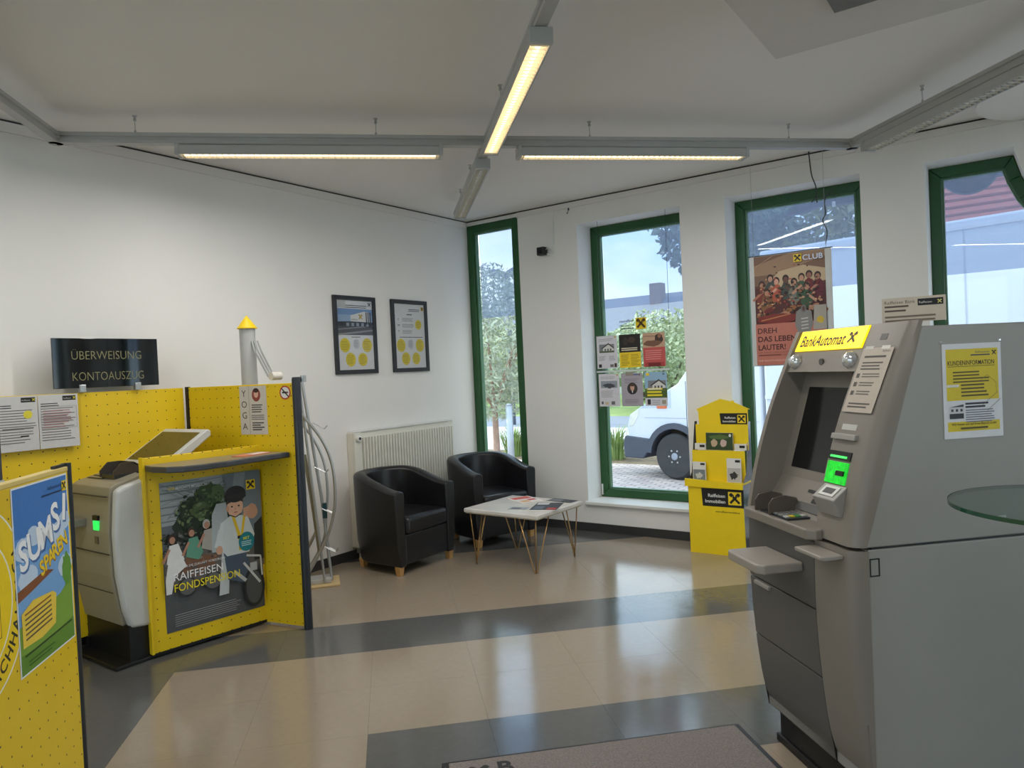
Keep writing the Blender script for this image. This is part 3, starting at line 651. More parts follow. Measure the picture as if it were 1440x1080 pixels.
MB().tube([BS(423, 530, .06), BS(452, 700, .06), BS(467, 818, .06)], .012, 10).build('upright_tube', m_alu2, bs, smooth=True)
MB().tube([BS(420, 535, .0), BS(440, 690, .0), BS(457, 818, .0)], .010, 10).build('upright_tube', m_alu2, bs, smooth=True)
MB().tube([BS(428, 640, .03), BS(438, 700, .03), BS(450, 780, .03)], .014, 8).build('flat_tube', M('dull_olive_metal', (150, 148, 132), .45, .4), bs, smooth=True)
MB().tube([BS(448, 745, .1), BS(425, 790, .1)], .012, 8).build('brace', m_alu2, bs, smooth=True)
for (px, py) in ((450, 598), (452, 660), (462, 718), (466, 772)):
    x, _, z = BS(px, py); bk_ = MB()
    for k in range(5): bk_.tube([(x-.05, .0+k*.02, z+.02), (x+.03, .0+k*.02, z-.03), (x+.05, .0+k*.02, z-.01)], .0022, 5)
    bk_.tube([(x-.05, 0, z+.02), (x-.05, .08, z+.02)], .003, 5).tube([(x+.05, 0, z-.01), (x+.05, .08, z-.01)], .003, 5)
    bk_.build('wire_pocket', m_alu2, bs)
x, _, z = BS(456, 720); MB().box(x-.012, x+.02, .02, .05, z-.05, z+.06).build('leaflet_remnant', M('teal_card', (30, 66, 78), .4), bs)
MB().box(-.13, .11, -.06, .20, 0, .012).build('base_board', M('base_wood', (206, 180, 130), .5), bs, bevel=.003); MB().box(-.10, .05, 0, .14, .0125, .045).build('base_weight', m_alu, bs, bevel=.004)

# ------------------------------------------------------------------ radiator
ra = thing('radiator', 'white ribbed panel radiator mounted on the left wall behind the armchairs', 'radiator', (.001, -1.07, .10), R(90))
RW = .645; RHt = .95
MB().box(-RW, RW, -.058, -.001, 0, RHt).build('core', M('radiator_white', (226, 224, 212), .35, var=.01), ra, bevel=.005)
pr = [(-RW+.09, -.057)]; nr = 34; x0 = -RW+.09; stp = (2*RW-.12)/nr
for i in range(nr):
    a = x0+i*stp; pr += [(a+stp*.18, -.0585), (a+stp*.34, -.090), (a+stp*.80, -.090), (a+stp*.96, -.0585)]
pr += [(x0+nr*stp, -.057)]
MB().prism(pr, .05, RHt-.05, 'z').build('ribbed_front', _mats['radiator_white'], ra)
MB().box(-RW+.002, -RW+.085, -.088, -.0582, .0, RHt-.002).build('end_cover', _mats['radiator_white'], ra, bevel=.004)
MB().box(-RW+.01, RW-.01, -.07, -.005, RHt, RHt+.01).build('top_grille', m_white, ra)
MB().lathe([(.022, -.115), (.026, -.11), (.026, -.082)], (-RW+.04, 0, RHt-.05), 16, axis='y').lathe([(.012, -.118), (.012, -.1)], (-RW+.04, 0, RHt-.05), 12, axis='y', mi=1).build('valve_knob', [m_white, m_dark], ra, smooth=True)
for q in (-RW+.05, RW-.05): MB().tube([(q, -.04, .0), (q, -.04, -.1)], .009, 8).build('pipe', m_white, ra); 
MB().box(-RW+.03, -RW+.07, -.06, -.02, -.05, .0).build('pipe_valve', m_alu, ra)

# ------------------------------------------------------------------ framed notices on the left wall
def framed(y0, label, draw):
    e = thing('picture_frame', label, 'picture', (.001, y0, 1.533), R(90)); W_, H_ = .468, .652; t = .036
    mb = MB()
    mb.prism([(0, 0), (W_, 0), (W_-t, t), (t, t)], -.024, 0, 'y'); mb.prism([(W_, 0), (W_, H_), (W_-t, H_-t), (W_-t, t)], -.024, 0, 'y'); mb.prism([(W_, H_), (0, H_), (t, H_-t), (W_-t, H_-t)], -.024, 0, 'y'); mb.prism([(0, H_), (0, 0), (t, t), (t, H_-t)], -.024, 0, 'y')
    mb.build('frame', M('charcoal_frame', (40, 42, 46), .4), e, bevel=.003)
    MB().box(t-.004, W_-t+.004, -.010, -.002, t-.004, H_-t+.004).build('paper', PM((226, 228, 230)), e)
    P = Print(); draw(P, W_-2*t, H_-2*t); P.build('print', e, (t, -.0105, t))
    MB().box(t, W_-t, -.0185, -.0175, t, H_-t).build('glazing', glass_mat('frame_glass', (250, 250, 250)), e)
def dots(P, W_, H_, extra=()):
    for cx, cz, rx, rz in ((.075, .205, .055, .06), (.32, .205, .055, .06), (.13, .085, .054, .058), (.265, .085, .052, .056))+tuple(extra):
        P.ell(cx, cz, rx, rz, (226, 208, 66), 26); P.lines(cx-rx*.7, cx+rx*.8, cz+rz*.55, 6, rz*.22, .004, (170, 150, 60), int(cx*999), .3)
    P.ell(.198, .215, .036, .045, (206, 206, 214)); P.lines(.17, .226, .245, 5, .013, .004, (150, 150, 160))
def draw1(P, W_, H_):
    P.rect(0, .44, W_, .51, (120, 152, 196)); P.rect(0, .40, W_, .46, (150, 176, 206)); P.rect(0, .29, W_, .36, (92, 92, 98)); P.rect(0, .355, W_, .40, (72, 76, 84)); P.poly([(0, .30), (W_, .34), (W_, .325), (0, .285)], (150, 150, 150)); P.poly([(0, .34), (W_, .375), (W_, .365), (0, .33)], (140, 140, 146))
    P.poly([(.15, .405), (.15, .455), (.30, .49), (.36, .485), (.36, .40)], (222, 222, 220)); P.poly([(.0, .37), (0, .40), (.15, .405), (.36, .40), (.396, .36)], (58, 62, 70)); P.text('Raiffeisen', .16, .415, .018, INK, width=.07); P.logo(.235, .42, .05, None, (50, 46, 30)); P.logo(.238, .418, .05, None, (206, 170, 30))
    for k in range(5): P.rect(.10+k*.055, .365, .13+k*.055, .392, (150, 160, 170))
    for k in range(3): P.rect(.32+k*.022, .38, .332+k*.022, .485, (46, 50, 56))
    P.lines(.10, .34, .54, 2, .016, .006, INK, 3, .1); P.logo(.345, .53, .04, None, BLK); P.rect(0, .515, .10, .58, (196, 198, 200))
    P.rect(W_/2-.05, .268, W_/2+.05, .277, GRYT); dots(P, W_, H_)
def draw2(P, W_, H_):
    P.lines(.19, .345, .535, 2, .014, .006, INK, 3, .2); P.logo(.355, .525, .034, (206, 180, 50), BLK); P.rect(W_/2-.035, .48, W_/2+.035, .488, INK)
    for k, z in enumerate((.44, .385, .33)):
        P.text('FWT'[k], .055, z-.01, .03, INK, 'c', .01); P.lines(.10, .26, z+.012, 3, .012, .0045, (140, 140, 146), k+3)
    P.lines(.06, .36, .282, 1, .01, .006, INK, 2, 0); dots(P, W_, H_, ((.31, .395, .042, .045),))
framed(-1.803, 'dark framed notice with a bank building photo above four yellow circles', draw1)
framed(-1.143, 'dark framed text notice with five yellow circles on the left wall', draw2)

# ------------------------------------------------------------------ armchairs
m_lea = M('black_leather', (24, 24, 27), .34, var=.15, scale=18, bump=.06); m_foot = M('beech_foot', (196, 150, 92), .45)
def armchair(loc, rz, label):
    e = thing('tub_armchair', label, 'armchair', loc, rz, 'black tub armchairs by the radiator')
    a = .285; path = []
    for i in range(9): path.append((-a, -.31+.31*i/8))
    for i in range(1, 24): an = math.pi-math.pi*i/24; path.append((a*math.cos(an), a*.98*math.sin(an)))
    for i in range(9): path.append((a, 0-.31*i/8))
    rings = []; hw = .048
    for i, (x, y) in enumerate(path):
        p0 = Vector(path[max(i-1, 0)]); p1 = Vector(path[min(i+1, len(path)-1)]); t = (p1-p0).normalized(); n = Vector((-t.y, t.x))   # outward (left of travel)
        s = max(0, min(1, (y+.31)/.5)); s = s*s*(3-2*s); top = .635+.115*s
        out = lambda k, z: (x+n.x*k, y+n.y*k, z)
        rings.append([out(hw-.028, .065), out(hw-.002, .22), out(hw+.004, .45), out(hw+.010, top-.035), out(hw+.002, top-.010), out(.012, top), out(-.022, top-.002), out(-hw+.004, top-.014), out(-hw, top-.04), out(-hw+.004, .40), out(-hw+.004, .065)])
    mb = MB(); n = len(rings[0]); vs = [v for r_ in rings for v in r_]; fs = []
    for i in range(len(rings)-1):
        for k in range(n): fs.append((i*n+k, i*n+(k+1) % n, (i+1)*n+(k+1) % n, (i+1)*n+k))
    fs += [tuple(range(n-1, -1, -1)), tuple(range((len(rings)-1)*n, len(rings)*n))]
    mb.add(vs, fs).build('shell', m_lea, e, smooth=True, bevel=.012, seg=3)
    seat = [(-.238, -.325), (.238, -.325), (.238, .02)]+[(.238*math.cos(math.pi*k/12), .02+.215*math.sin(math.pi*k/12)) for k in range(1, 12)]+[(-.238, .02)]
    MB().prism(seat, .30, .435, 'z').build('seat_cushion', m_lea, e, smooth=True, bevel=.035, seg=4)
    MB().box(-.24, .24, -.30, .20, .075, .30).build('seat_base', m_lea, e, bevel=.01)
    for x, y in ((-.285, -.27), (.285, -.27), (-.21, .20), (.21, .20)):
        MB().add([(x+dx*k, y+dy*k, z) for z, k in ((0, .019), (.068, .026)) for dx, dy in ((-1, -1), (1, -1), (1, 1), (-1, 1))], [(3, 2, 1, 0), (4, 5, 6, 7)]+[(i, (i+1) % 4, 4+(i+1) % 4, 4+i) for i in range(4)]).build('leg', m_foot, e, bevel=.002)
    return e
armchair((.448, -1.612, 0), R(90), 'black leather tub armchair with beech feet in front of the radiator')
armchair((.56, -.60, 0), R(73), 'black leather tub armchair standing before the narrow corner window')

# ------------------------------------------------------------------ coffee table with magazines
tb = thing('coffee_table', 'low marble-topped coffee table on brass hairpin legs before the black armchairs', 'table', (1.338, -1.125, 0), R(-2))
MB().prism([(-.352, -.315), (.352, -.315), (.352, .315), (-.352, .315)], .412, .444, 'z').build('table_top', None or M('marble_top', (214, 210, 204), .25, var=.09, scale=6), tb, bevel=.007)
MB().box(-.34, .34, -.303, .303, .405, .412).build('underside', M('raw_edge', (196, 180, 150), .6), tb)
m_brass = M('brushed_brass', (168, 132, 84), .3, .85)
for sx in (-1, 1):
    for sy in (-1, 1):
        fx, fy = sx*.285, sy*.262; c = (sx*.275, sy*.235)
        tp = [(c[0]-sx*.115, c[1]+sy*.045, .405), (c[0]+sx*.045, c[1]-sy*.115, .405), (c[0]+sx*.04, c[1]+sy*.045, .405)]
        mb = MB(); e0, e1 = Vector(tp[0]), Vector(tp[1]); ft = Vector((fx, fy, 0))
        sdv = (e1-e0); sdv.z = 0; sdv.normalize(); b0 = ft-sdv*.016+Vector((0, 0, .03)); b1 = ft+sdv*.016+Vector((0, 0, .03))
        mb.tube([e0, b0, ft-sdv*.011+Vector((0, 0, .012)), ft+Vector((0, 0, .005)), ft+sdv*.011+Vector((0, 0, .012)), b1, e1], .0048, 8)
        mb.tube([Vector(tp[2]), ft+Vector((0, 0, .006))], .0048, 8)
        mb.build('leg', m_brass, tb, smooth='all')
def magazine(x, y, rz, w_, h_, cover, label, th=.005, draw=None, z=.4445):
    e = thing('magazine', label, 'magazine', (x, y, z), rz)
    MB().box(-w_/2, w_/2, -h_/2, h_/2, 0, th).build('pages', M('mag_pages', (226, 222, 214), .5), e)
    mb = MB(); cols = [cover]; mb.box(-w_/2, w_/2, -h_/2, h_/2, th, th+.0006)
    for (x0, y0, x1, y1, c) in draw or []: cols.append(c); mb.box(-w_/2+x0*w_, -w_/2*0-h_/2+y0*h_, 0, 0, 0, 0) if False else mb.box(-w_/2+x0*w_, -w_/2+x1*w_, -h_/2+y0*h_, -h_/2+y1*h_, th+.0006, th+.0006+.0001*len(cols), len(cols)-1)
    mb.build('cover', [PM(c) for c in cols], e); return e
magazine(1.565, -1.14, R(20), .21, .29, (52, 56, 66), 'dark blue magazine with red corner lying on the marble table', draw=[(.05, .72, .5, .95, (196, 196, 200)), (.6, .05, .95, .3, (170, 60, 56)), (.1, .1, .45, .5, (92, 104, 122))])
magazine(1.24, -.96, R(62), .20, .28, (224, 216, 210), 'white magazine with red and orange pictures on the marble table', draw=[(.1, .62, .9, .95, (204, 76, 58)), (.15, .1, .5, .4, (214, 170, 120)), (.55, .3, .9, .5, (186, 60, 54))])
magazine(1.55, -.885, R(-4), .24, .12, (62, 66, 72), 'slim dark grey brochure at the window side of the marble table', th=.003, draw=[(.1, .2, .5, .8, (116, 122, 128))])
magazine(1.40, -1.28, R(15), .15, .10, (148, 154, 158), 'small grey folder lying near the front edge of the marble table', th=.002, draw=[(.1, .2, .6, .8, (96, 104, 112))])

# ------------------------------------------------------------------ small things on the window wall
sc = thing('security_camera', 'small black security camera on a white bracket on the pier beside the corner window', 'camera', (.975, -.001, 2.60))
MB().box(-.055, .055, -.012, 0, -.05, .05).build('mount_plate', m_white, sc, bevel=.004)
MB().box(-.075, .005, -.10, -.03, -.04, .035).build('camera_body', m_black, sc, bevel=.006)
MB().lathe([(.02, -.106), (.024, -.10)], (-.035, 0, -.003), 14, axis='y').build('lens', M('lens_glass', (10, 10, 12), .05), sc)
MB().tube(spl([(.005, -.06, .01), (.03, -.06, .025), (.05, -.03, .01), (.06, -.012, -.02)]), .004, 6).build('cable', m_white, sc)
MB().tube([(.005, -.05, -.03), (.05, -.012, -.045)], .006, 6).build('arm', m_white, sc)
cd_ = tag(MB().box(-.01, .01, -.012, 0, 0, .30).build('cable_duct', m_white, None, (1.03, -.001, 2.66)), 'thin white cable duct running up the pier above the security camera', 'duct')
hk = thing('ceiling_hook', 'small metal hook under the ceiling edge between the narrow and the next window', 'hook', (1.21, -.02, 2.965))
MB().lathe([(.008, -.02), (.005, 0)], n=10).build('hook_base', m_dark, hk, (0, .012, 0)); MB().tube(spl([(0, 0, -.02), (.004, -.006, -.04), (-.006, -.006, -.055), (-.012, -.002, -.04)]), .0025, 6).build('hook_wire', m_dark, hk)

# hanging acrylic holder with six sheets in window 2
hd = thing('sheet_holder', 'clear acrylic holder hanging on two wires in the window with six information sheets', 'holder', (1.415, .02, 1.12))
m_acr = glass_mat('acrylic', (244, 247, 248), .02)
HW = .70
for z0 in (0., .335): MB().box(0, HW, .0, .003, z0, z0+.335).build('acrylic_pocket', m_acr, hd, bevel=0)
MB().box(.0, HW, -.004, .006, .325, .340).build('pocket_rail', M('clear_rail', (206, 214, 214), .2), hd)
for x in (.065, .715): MB().tube([(x-.002, .004, .66), (x+.002, .004, 1.80)], .0016, 6).build('hanging_wire', m_dark, hd)
def sheet(x, z, label, draw, paper=(216, 214, 222)):
    e = thing('information_sheet', label, 'sheet', (1.415+x, .0165, 1.12+z)); MB().box(0, .205, -.0012, 0, 0, .292).build('paper', PM(paper), e)
    P = Print(); draw(P); P.build('print', e, (0, -.0014, 0))
def house(P, x, z, w_, c1=(70, 66, 62), c2=(214, 212, 210)):
    P.rect(x, z, x+w_, z+w_*.45, (128, 132, 138)); P.poly([(x+w_*.25, z), (x+w_*.25, z+w_*.26), (x+w_*.62, z+w_*.44), (x+w_*.97, z+w_*.22), (x+w_*.97, z)], c2); P.poly([(x+w_*.15, z+w_*.22), (x+w_*.62, z+w_*.52), (x+w_, z+w_*.22), (x+w_, z+w_*.15), (x+w_*.62, z+w_*.43), (x+w_*.15, z+w_*.15)], c1)
    for k in range(3): P.rect(x+w_*(.36+.18*k), z+w_*.06, x+w_*(.45+.18*k), z+w_*.18, (70, 76, 86))
    P.rect(x, z-.008, x+w_, z+.008, (84, 96, 66))
def s1(P): P.lines(.02, .18, .265, 2, .014, .004, GRYT); house(P, .025, .15, .15); P.lines(.02, .09, .11, 4, .011, .004, GRYT); P.lines(.12, .19, .11, 4, .011, .004, GRYT, 6); P.rect(.015, .01, .045, .04, (40, 40, 44)); P.rect(.13, .012, .165, .036, (120, 112, 108)); P.rect(.172, .01, .195, .045, (66, 52, 44)); P.logo(.18, .272, .014, (230, 200, 40), BLK)
def s2(P): P.rect(0, .135, .205, .292, (30, 28, 28)); P.blob(.12, .24, .04, .03, (70, 52, 46), seed=3); P.blob(.06, .23, .03, .04, (56, 46, 42), seed=4); P.lines(.02, .19, .175, 2, .016, .009, (216, 206, 180), 2, .1); P.rect(0, 0, .205, .135, (238, 206, 40)); P.lines(.015, .095, .115, 8, .013, .004, (140, 116, 20)); P.lines(.11, .195, .115, 8, .013, .004, (140, 116, 20), 9)
def s3(P): P.rect(0, .165, .205, .292, (196, 160, 132)); P.blob(.15, .235, .045, .05, (66, 46, 40), seed=5); P.ell(.155, .262, .016, .02, (150, 104, 84)); P.blob(.09, .20, .09, .03, (120, 84, 66), seed=8); P.line(.0, .265, .12, .26, .005, (110, 74, 56)); P.rect(0, 0, .205, .165, (196, 84, 82)); P.lines(.02, .18, .14, 5, .018, .006, (226, 150, 146), 3, .2); P.rect(.02, .0, .19, .035, (120, 34, 36)); P.ell(.03, .02, .016, .018, (176, 60, 60)); P.ell(.175, .02, .016, .018, (176, 60, 60))
def s4(P): P.lines(.02, .18, .265, 2, .014, .004, GRYT); P.rect(.02, .165, .185, .228, (150, 158, 168)); P.blob(.10, .185, .085, .03, (70, 74, 82), seed=6, j=.6, n=30); P.lines(.02, .18, .14, 5, .013, .004, GRYT, 5); P.rect(.02, .02, .04, .045, (90, 84, 84)); P.rect(.12, .015, .155, .045, (110, 106, 106)); P.rect(.06, .015, .09, .04, (206, 190, 150)); P.logo(.18, .272, .014, (230, 200, 40), BLK)
def s5(P): P.lines(.03, .18, .24, 3, .015, .005, (130, 128, 138)); P.ell(.105, .155, .05, .052, (56, 50, 48), 28); P.poly([(.07, .118), (.085, .135), (.125, .135), (.14, .118), (.12, .106), (.09, .106)], (34, 36, 44)); P.ell(.105, .163, .02, .028, (206, 162, 138)); P.ell(.105, .186, .022, .012, (70, 52, 42)); P.poly([(.098, .135), (.112, .135), (.105, .112)], (230, 230, 230)); P.lines(.03, .17, .06, 3, .014, .005, (130, 128, 138), 4); P.rect(.045, .268, .12, .30, (150, 140, 132)); P.rect(.12, .272, .165, .28, (60, 80, 150)); P.logo(.165, .262, .022, None, (60, 56, 40))
def s6(P): P.rect(0, .07, .205, .292, (150, 186, 214)); P.rect(0, .07, .205, .15, (96, 120, 56)); house(P, .03, .145, .165, (66, 60, 56)); P.rect(0, .07, .205, .13, (76, 98, 44)); P.lines(.02, .17, .155, 3, .027, .016, (232, 214, 50), 3, .2); P.lines(.03, .16, .15, 1, .02, .008, (240, 240, 240)); P.rect(.015, .262, .045, .286, (238, 206, 40)); P.logo(.165, .262, .022, None, BLK); P.rect(.02, .012, .05, .058, (40, 40, 44)); P.lines(.065, .145, .05, 3, .016, .005, GRYT); P.rect(.155, .015, .19, .05, (160, 150, 130))
sheet(.012, .36, 'white sheet with a timber-framed house picture in the upper row of the window holder', s1)
sheet(.238, .36, 'black and yellow sheet in the upper row of the window holder', s2)
sheet(.466, .36, 'red sheet with a person beside a bicycle in the window holder', s3)
sheet(.018, .02, 'white sheet with a strip picture of houses in the lower row of the window holder', s4)
sheet(.243, .02, 'mauve grey sheet with a round portrait in the window holder', s5, (172, 166, 176))
sheet(.468, .02, 'green sheet with a drawn house and yellow lettering in the window holder', s6)
# sticker on the glass of window 2, seen from behind
stk = thing('window_sticker', 'yellow crossed gable sticker with mirrored dark lettering on the window pane above the sheet holder', 'sticker', (1.66, .288, 1.825))
P = Print(); P.logo(.03, .0, .105, (236, 200, 20), (70, 50, 10))
for b_, z_ in (('Raiffeisen', .072), ('Immobilien', .034)):
    vs, fs = text_geo(b_, .01); x1 = max(v[0] for v in vs); k = .15/x1
    P.n += 1; P.mb.add([(.018-v[0]*k, -P.n*P.depth, z_+v[1]*.034) for v in vs], [f[::-1] for f in fs], P._mi((46, 46, 40)))
P.lines(-.12, .01, .02, 1, .02, .010, (90, 92, 84), rag=.1); P.build('sticker_print', stk)

# hanging club poster in window 3
cp = thing('club_poster', 'hanging poster of a crowd with DREH DAS LEBEN LAUTER lettering before the window', 'poster', (2.845, -.05, 1.445))
WC_, HC_ = .60, .855
MB().box(0, WC_, 0, .004, 0, HC_).build('clear_frame', M('frosted_holder', (196, 198, 196), .35), cp)
MB().tube([(-.01, .002, HC_), (WC_+.01, .002, HC_)], .004, 6).build('top_bar', m_dark, cp)
P = Print(); a0, a1 = .035, .555; P.rect(a0, .008, a1, HC_-.006, (92, 52, 44)); P.rect(a0, .62, a1, HC_-.006, (122, 92, 74)); P.poly([(a0, .78), (.30, .849), (a1, .849), (a1, .80), (.2, .70), (a0, .70)], (158, 126, 100)); P.poly([(.10, .60), (.22, .72), (.40, .75), (a1, .71), (a1, .62), (.2, .56)], (196, 172, 140))
P.rect(a0, .34, a1, .60, (78, 34, 32)); rd = random.Random(4)
ppl = [(.09, .60, (120, 48, 40), (170, 110, 84)), (.155, .645, (58, 66, 62), (196, 150, 128)), (.20, .62, (176, 86, 60), (214, 160, 140)), (.27, .63, (66, 72, 66), (104, 70, 54)), (.33, .60, (116, 118, 108), (190, 140, 116)), (.385, .63, (60, 88, 66), (196, 146, 122)), (.44, .645, (110, 32, 42), (150, 100, 84)), (.50, .63, (96, 26, 46), (170, 120, 100)), (.125, .54, (132, 88, 56), (180, 130, 100)), (.42, .56, (52, 84, 58), (190, 142, 118))]
for i, (x, z, c1, c2) in enumerate(ppl):
    P.blob(x, z-.07, .05, .09, c1, seed=i, j=.3); P.ell(x, z+.03, .024, .030, (46, 30, 26)); P.ell(x, z+.022, .017, .022, c2); P.line(x, z-.03, x+.07*rd.choice((-1, 1)), z-.09, .018, c2)
for i in range(9): P.ell(a0+.05+.055*i, .40+.03*math.sin(i*2), .045, .02, [(150, 96, 58), (106, 30, 32), (70, 74, 72), (176, 128, 100)][i % 4], rot=.4)
for i in range(30): P.ell(a0+.02+rd.random()*.48, .35+rd.random()*.47, .005+.006*rd.random(), .005, [(190, 70, 56), (214, 170, 120), (60, 30, 30)][i % 3])
for i in range(150): P.blob(a0+.02+rd.random()*.47, .35+rd.random()*.28, .006+.014*rd.random(), .004+.012*rd.random(), rd.choice([(66, 30, 28), (120, 44, 38), (150, 96, 66), (58, 60, 54), (186, 140, 112), (40, 24, 24), (90, 70, 52)]), n=8, j=.5, seed=i)
P.blob(.20, .36, .17, .045, (124, 40, 32), seed=12); P.line(.08, .35, .30, .39, .008, (186, 116, 70)); P.line(.05, .77, .18, .84, .003, (206, 160, 140))
P.rect(a0, .008, a1, .325, (186, 112, 96))
P.poly([(.33, .30), (.34, .40), (.37, .42), (.45, .40), (.46, .30), (.42, .21), (.36, .22)], (130, 128, 126)); P.ell(.395, .42, .02, .03, (112, 110, 110)); P.ell(.395, .42, .010, .018, (90, 60, 54)); [P.line(.375, .27+.025*k, .425, .275+.025*k, .009, (190, 188, 184)) for k in range(4)]; P.poly([(.46, .26), (.47, .44), (.555, .44), (.555, .26)], (164, 158, 148)); P.blob(.51, .33, .03, .03, (206, 176, 60), seed=3)
P.logo(.335, .775, .058, (238, 206, 40), BLK); P.text('CLUB', .40, .783, .055, (214, 224, 246), off=.02, width=.145)
P.text('DREH', .05, .252, .058, (66, 20, 22), off=.012); P.text('DAS LEBEN', .05, .188, .058, (66, 20, 22), off=.02, width=.285); P.text('LAUTER!', .05, .124, .058, (66, 20, 22), off=.02, width=.205)
P.text('MIT IHREM JUGENDKONTO EIN', .05, .097, .018, (120, 58, 50), width=.30); P.rect(.05, .078, .22, .088, (120, 58, 50)); P.text('LAUTSPRECHER', .225, .076, .018, (96, 44, 40), width=.13); P.text("WIR MACHT'S MÖGLICH", .05, .035, .018, (226, 190, 180), width=.20)
P.build('printed_picture', cp, (0, -.0005, 0))
for x in (.035, .565): MB().tube([(x, .002, HC_), (x, .002, 1.575)], .0015, 6).build('hanging_wire', m_alu2, cp)
cb = tag(MB().tube(spl([at(1137, 212, (0, 1, 0), -.045), at(1141, 245, (0, 1, 0), -.04), at(1147, 262, (0, 1, 0), -.04), at(1149, 285, (0, 1, 0), -.035)]), .0045, 6).tube([at(1149, 275, (0, 1, 0), -.035), at(1141, 285, (0, 1, 0), -.045)], .004, 6).build('loose_cable', m_dark, smooth='all'), 'loose dark cable hanging from the ceiling edge above the club poster', 'cable')
cb2 = tag(MB().tube(spl([at(1171, 268, (0, 1, 0), -.03), at(1160, 280, (0, 1, 0), -.03), at(1161, 300, (0, 1, 0), -.03), at(1157, 310, (0, 1, 0), -.03), at(1163, 325, (0, 1, 0), -.03), at(1161, 343, (0, 1, 0), -.030)]), .004, 6).build('loose_cable', m_dark, smooth='all'), 'wavy thin cable ending at the top edge of the club poster', 'cable')

# ------------------------------------------------------------------ yellow cardboard display stand
ds = thing('brochure_display', 'yellow cardboard house-shaped brochure display standing before the window pier', 'display', (2.595, -.33, 0))
m_card = M('yellow_cardboard', (240, 208, 14), .5, var=.02); m_cardb = M('black_cardboard', (26, 26, 28), .5)
MB().prism([(-.215, 0), (.225, 0), (.215, .55), (-.215, .55)], .0, .012, 'y').build('front_board', m_card, ds)
MB().box(-.225, .225, .012, .24, .55, .56).build('tray_base', m_card, ds)
for sx in (-.22, .215): MB().prism([(.01, 0), (.24, 0), (.24, 1.02), (.20, 1.02), (.10, .62), (.01, .55)], sx, sx+.005, 'x').build('side_board', [m_cardb, m_alu2][sx > 0] if False else (m_cardb if sx < 0 else M('silver_foil', (150, 152, 158), .25, .7)), ds)
MB().prism([(-.222, .585), (.222, .562), (.222, .518), (-.235, .525), (-.235, .585)], -.018, .0, 'y').build('front_lip', m_card, ds)
MB().prism([(-.205, .56), (.215, .56), (.215, .80), (-.205, .80)], .09, .096, 'y').build('middle_board', m_card, ds)
MB().prism([(-.195, .80), (.225, .80), (.225, 1.0), (-.195, 1.0)], .16, .166, 'y').build('upper_board', m_card, ds)
MB().prism([(-.18, .98), (.215, .98), (.215, 1.115), (.235, 1.115), (.11, 1.172), (.11, 1.185), (.09, 1.185), (.09, 1.178), (.0, 1.20), (-.20, 1.12), (-.185, 1.10)], .20, .208, 'y').build('roof_board', m_card, ds)
def dsign(name, x0, x1, z0, z1, y):
    P = Print(); P.poly([(x0, z0), (x1, z0), (x1, z1), (x0-.008, z1)], BLK); h_ = z1-z0
    P.text('Raiffeisen', x1-h_*1.02, z0+h_*.52, h_*.26, (226, 226, 222), 'r', .015); P.text('Immobilien', x1-h_*1.02, z0+h_*.2, h_*.26, (226, 226, 222), 'r', .015); P.logo(x1-h_*.85, z0+h_*.14, h_*.72, (240, 208, 30), BLK); P.build(name, ds, (0, y, 0))
dsign('front_sign', -.10, .223, .375, .515, -.0005); dsign('roof_sign', .0, .21, .995, 1.085, .1995)
P = Print(); P.text('www.raiffeisen-immobilien.at', .0, .33, .022, (70, 60, 10), 'l', .01, width=.19); P.build('web_address', ds, (0, -.0006, 0))
def leaflet(x, z, w_, h_, y, label, draw):
    e = thing('brochure', label, 'brochure', (2.595+x, -.33+y, z)); MB().box(0, w_, 0, .012, 0, h_).build('pages', PM((224, 222, 218)), e); P = Print(); draw(P, w_, h_); P.build('cover_print', e, (0, -.0002, 0))
def lb(c, c2):
    def f(P, w_, h_): P.rect(.004, .004, w_-.004, h_*.6, c); P.blob(w_*.5, h_*.28, w_*.36, h_*.2, c2, seed=2, j=.5); P.rect(w_*.6, h_*.84, w_-.006, h_*.94, BLK)
    return f
leaflet(-.19, .561, .105, .15, .05, 'white brochure with a grey street picture in the lower tray of the yellow display', lb((120, 130, 136), (196, 198, 196)))
leaflet(.085, .561, .11, .185, .05, 'white brochure with standing people in the lower tray of the yellow display', lb((186, 184, 182), (50, 50, 56)))
leaflet(-.10, .801, .215, .135, .125, 'green landscape brochure in the middle of the yellow display', lambda P, w_, h_: (P.rect(0, 0, w_, h_, (50, 70, 40)), P.blob(w_*.3, h_*.4, .03, .035, (196, 170, 140), seed=4), P.blob(w_*.65, h_*.4, .03, .035, (206, 180, 170), seed=6), P.blob(w_*.5, h_*.75, .09, .02, (84, 112, 56), seed=2), P.ell(w_*.9, h_*.85, .01, .012, (230, 230, 230))))
leaflet(-.195, .801, .09, .05, .125, 'low white leaflet beside the green brochure at the dark side of the yellow display', lambda P, w_, h_: P.rect(.04, .018, w_-.008, .038, BLK))
leaflet(.125, .801, .09, .05, .125, 'low white leaflet beside the green brochure at the silver side of the yellow display', lambda P, w_, h_: P.rect(.04, .018, w_-.008, .038, BLK))

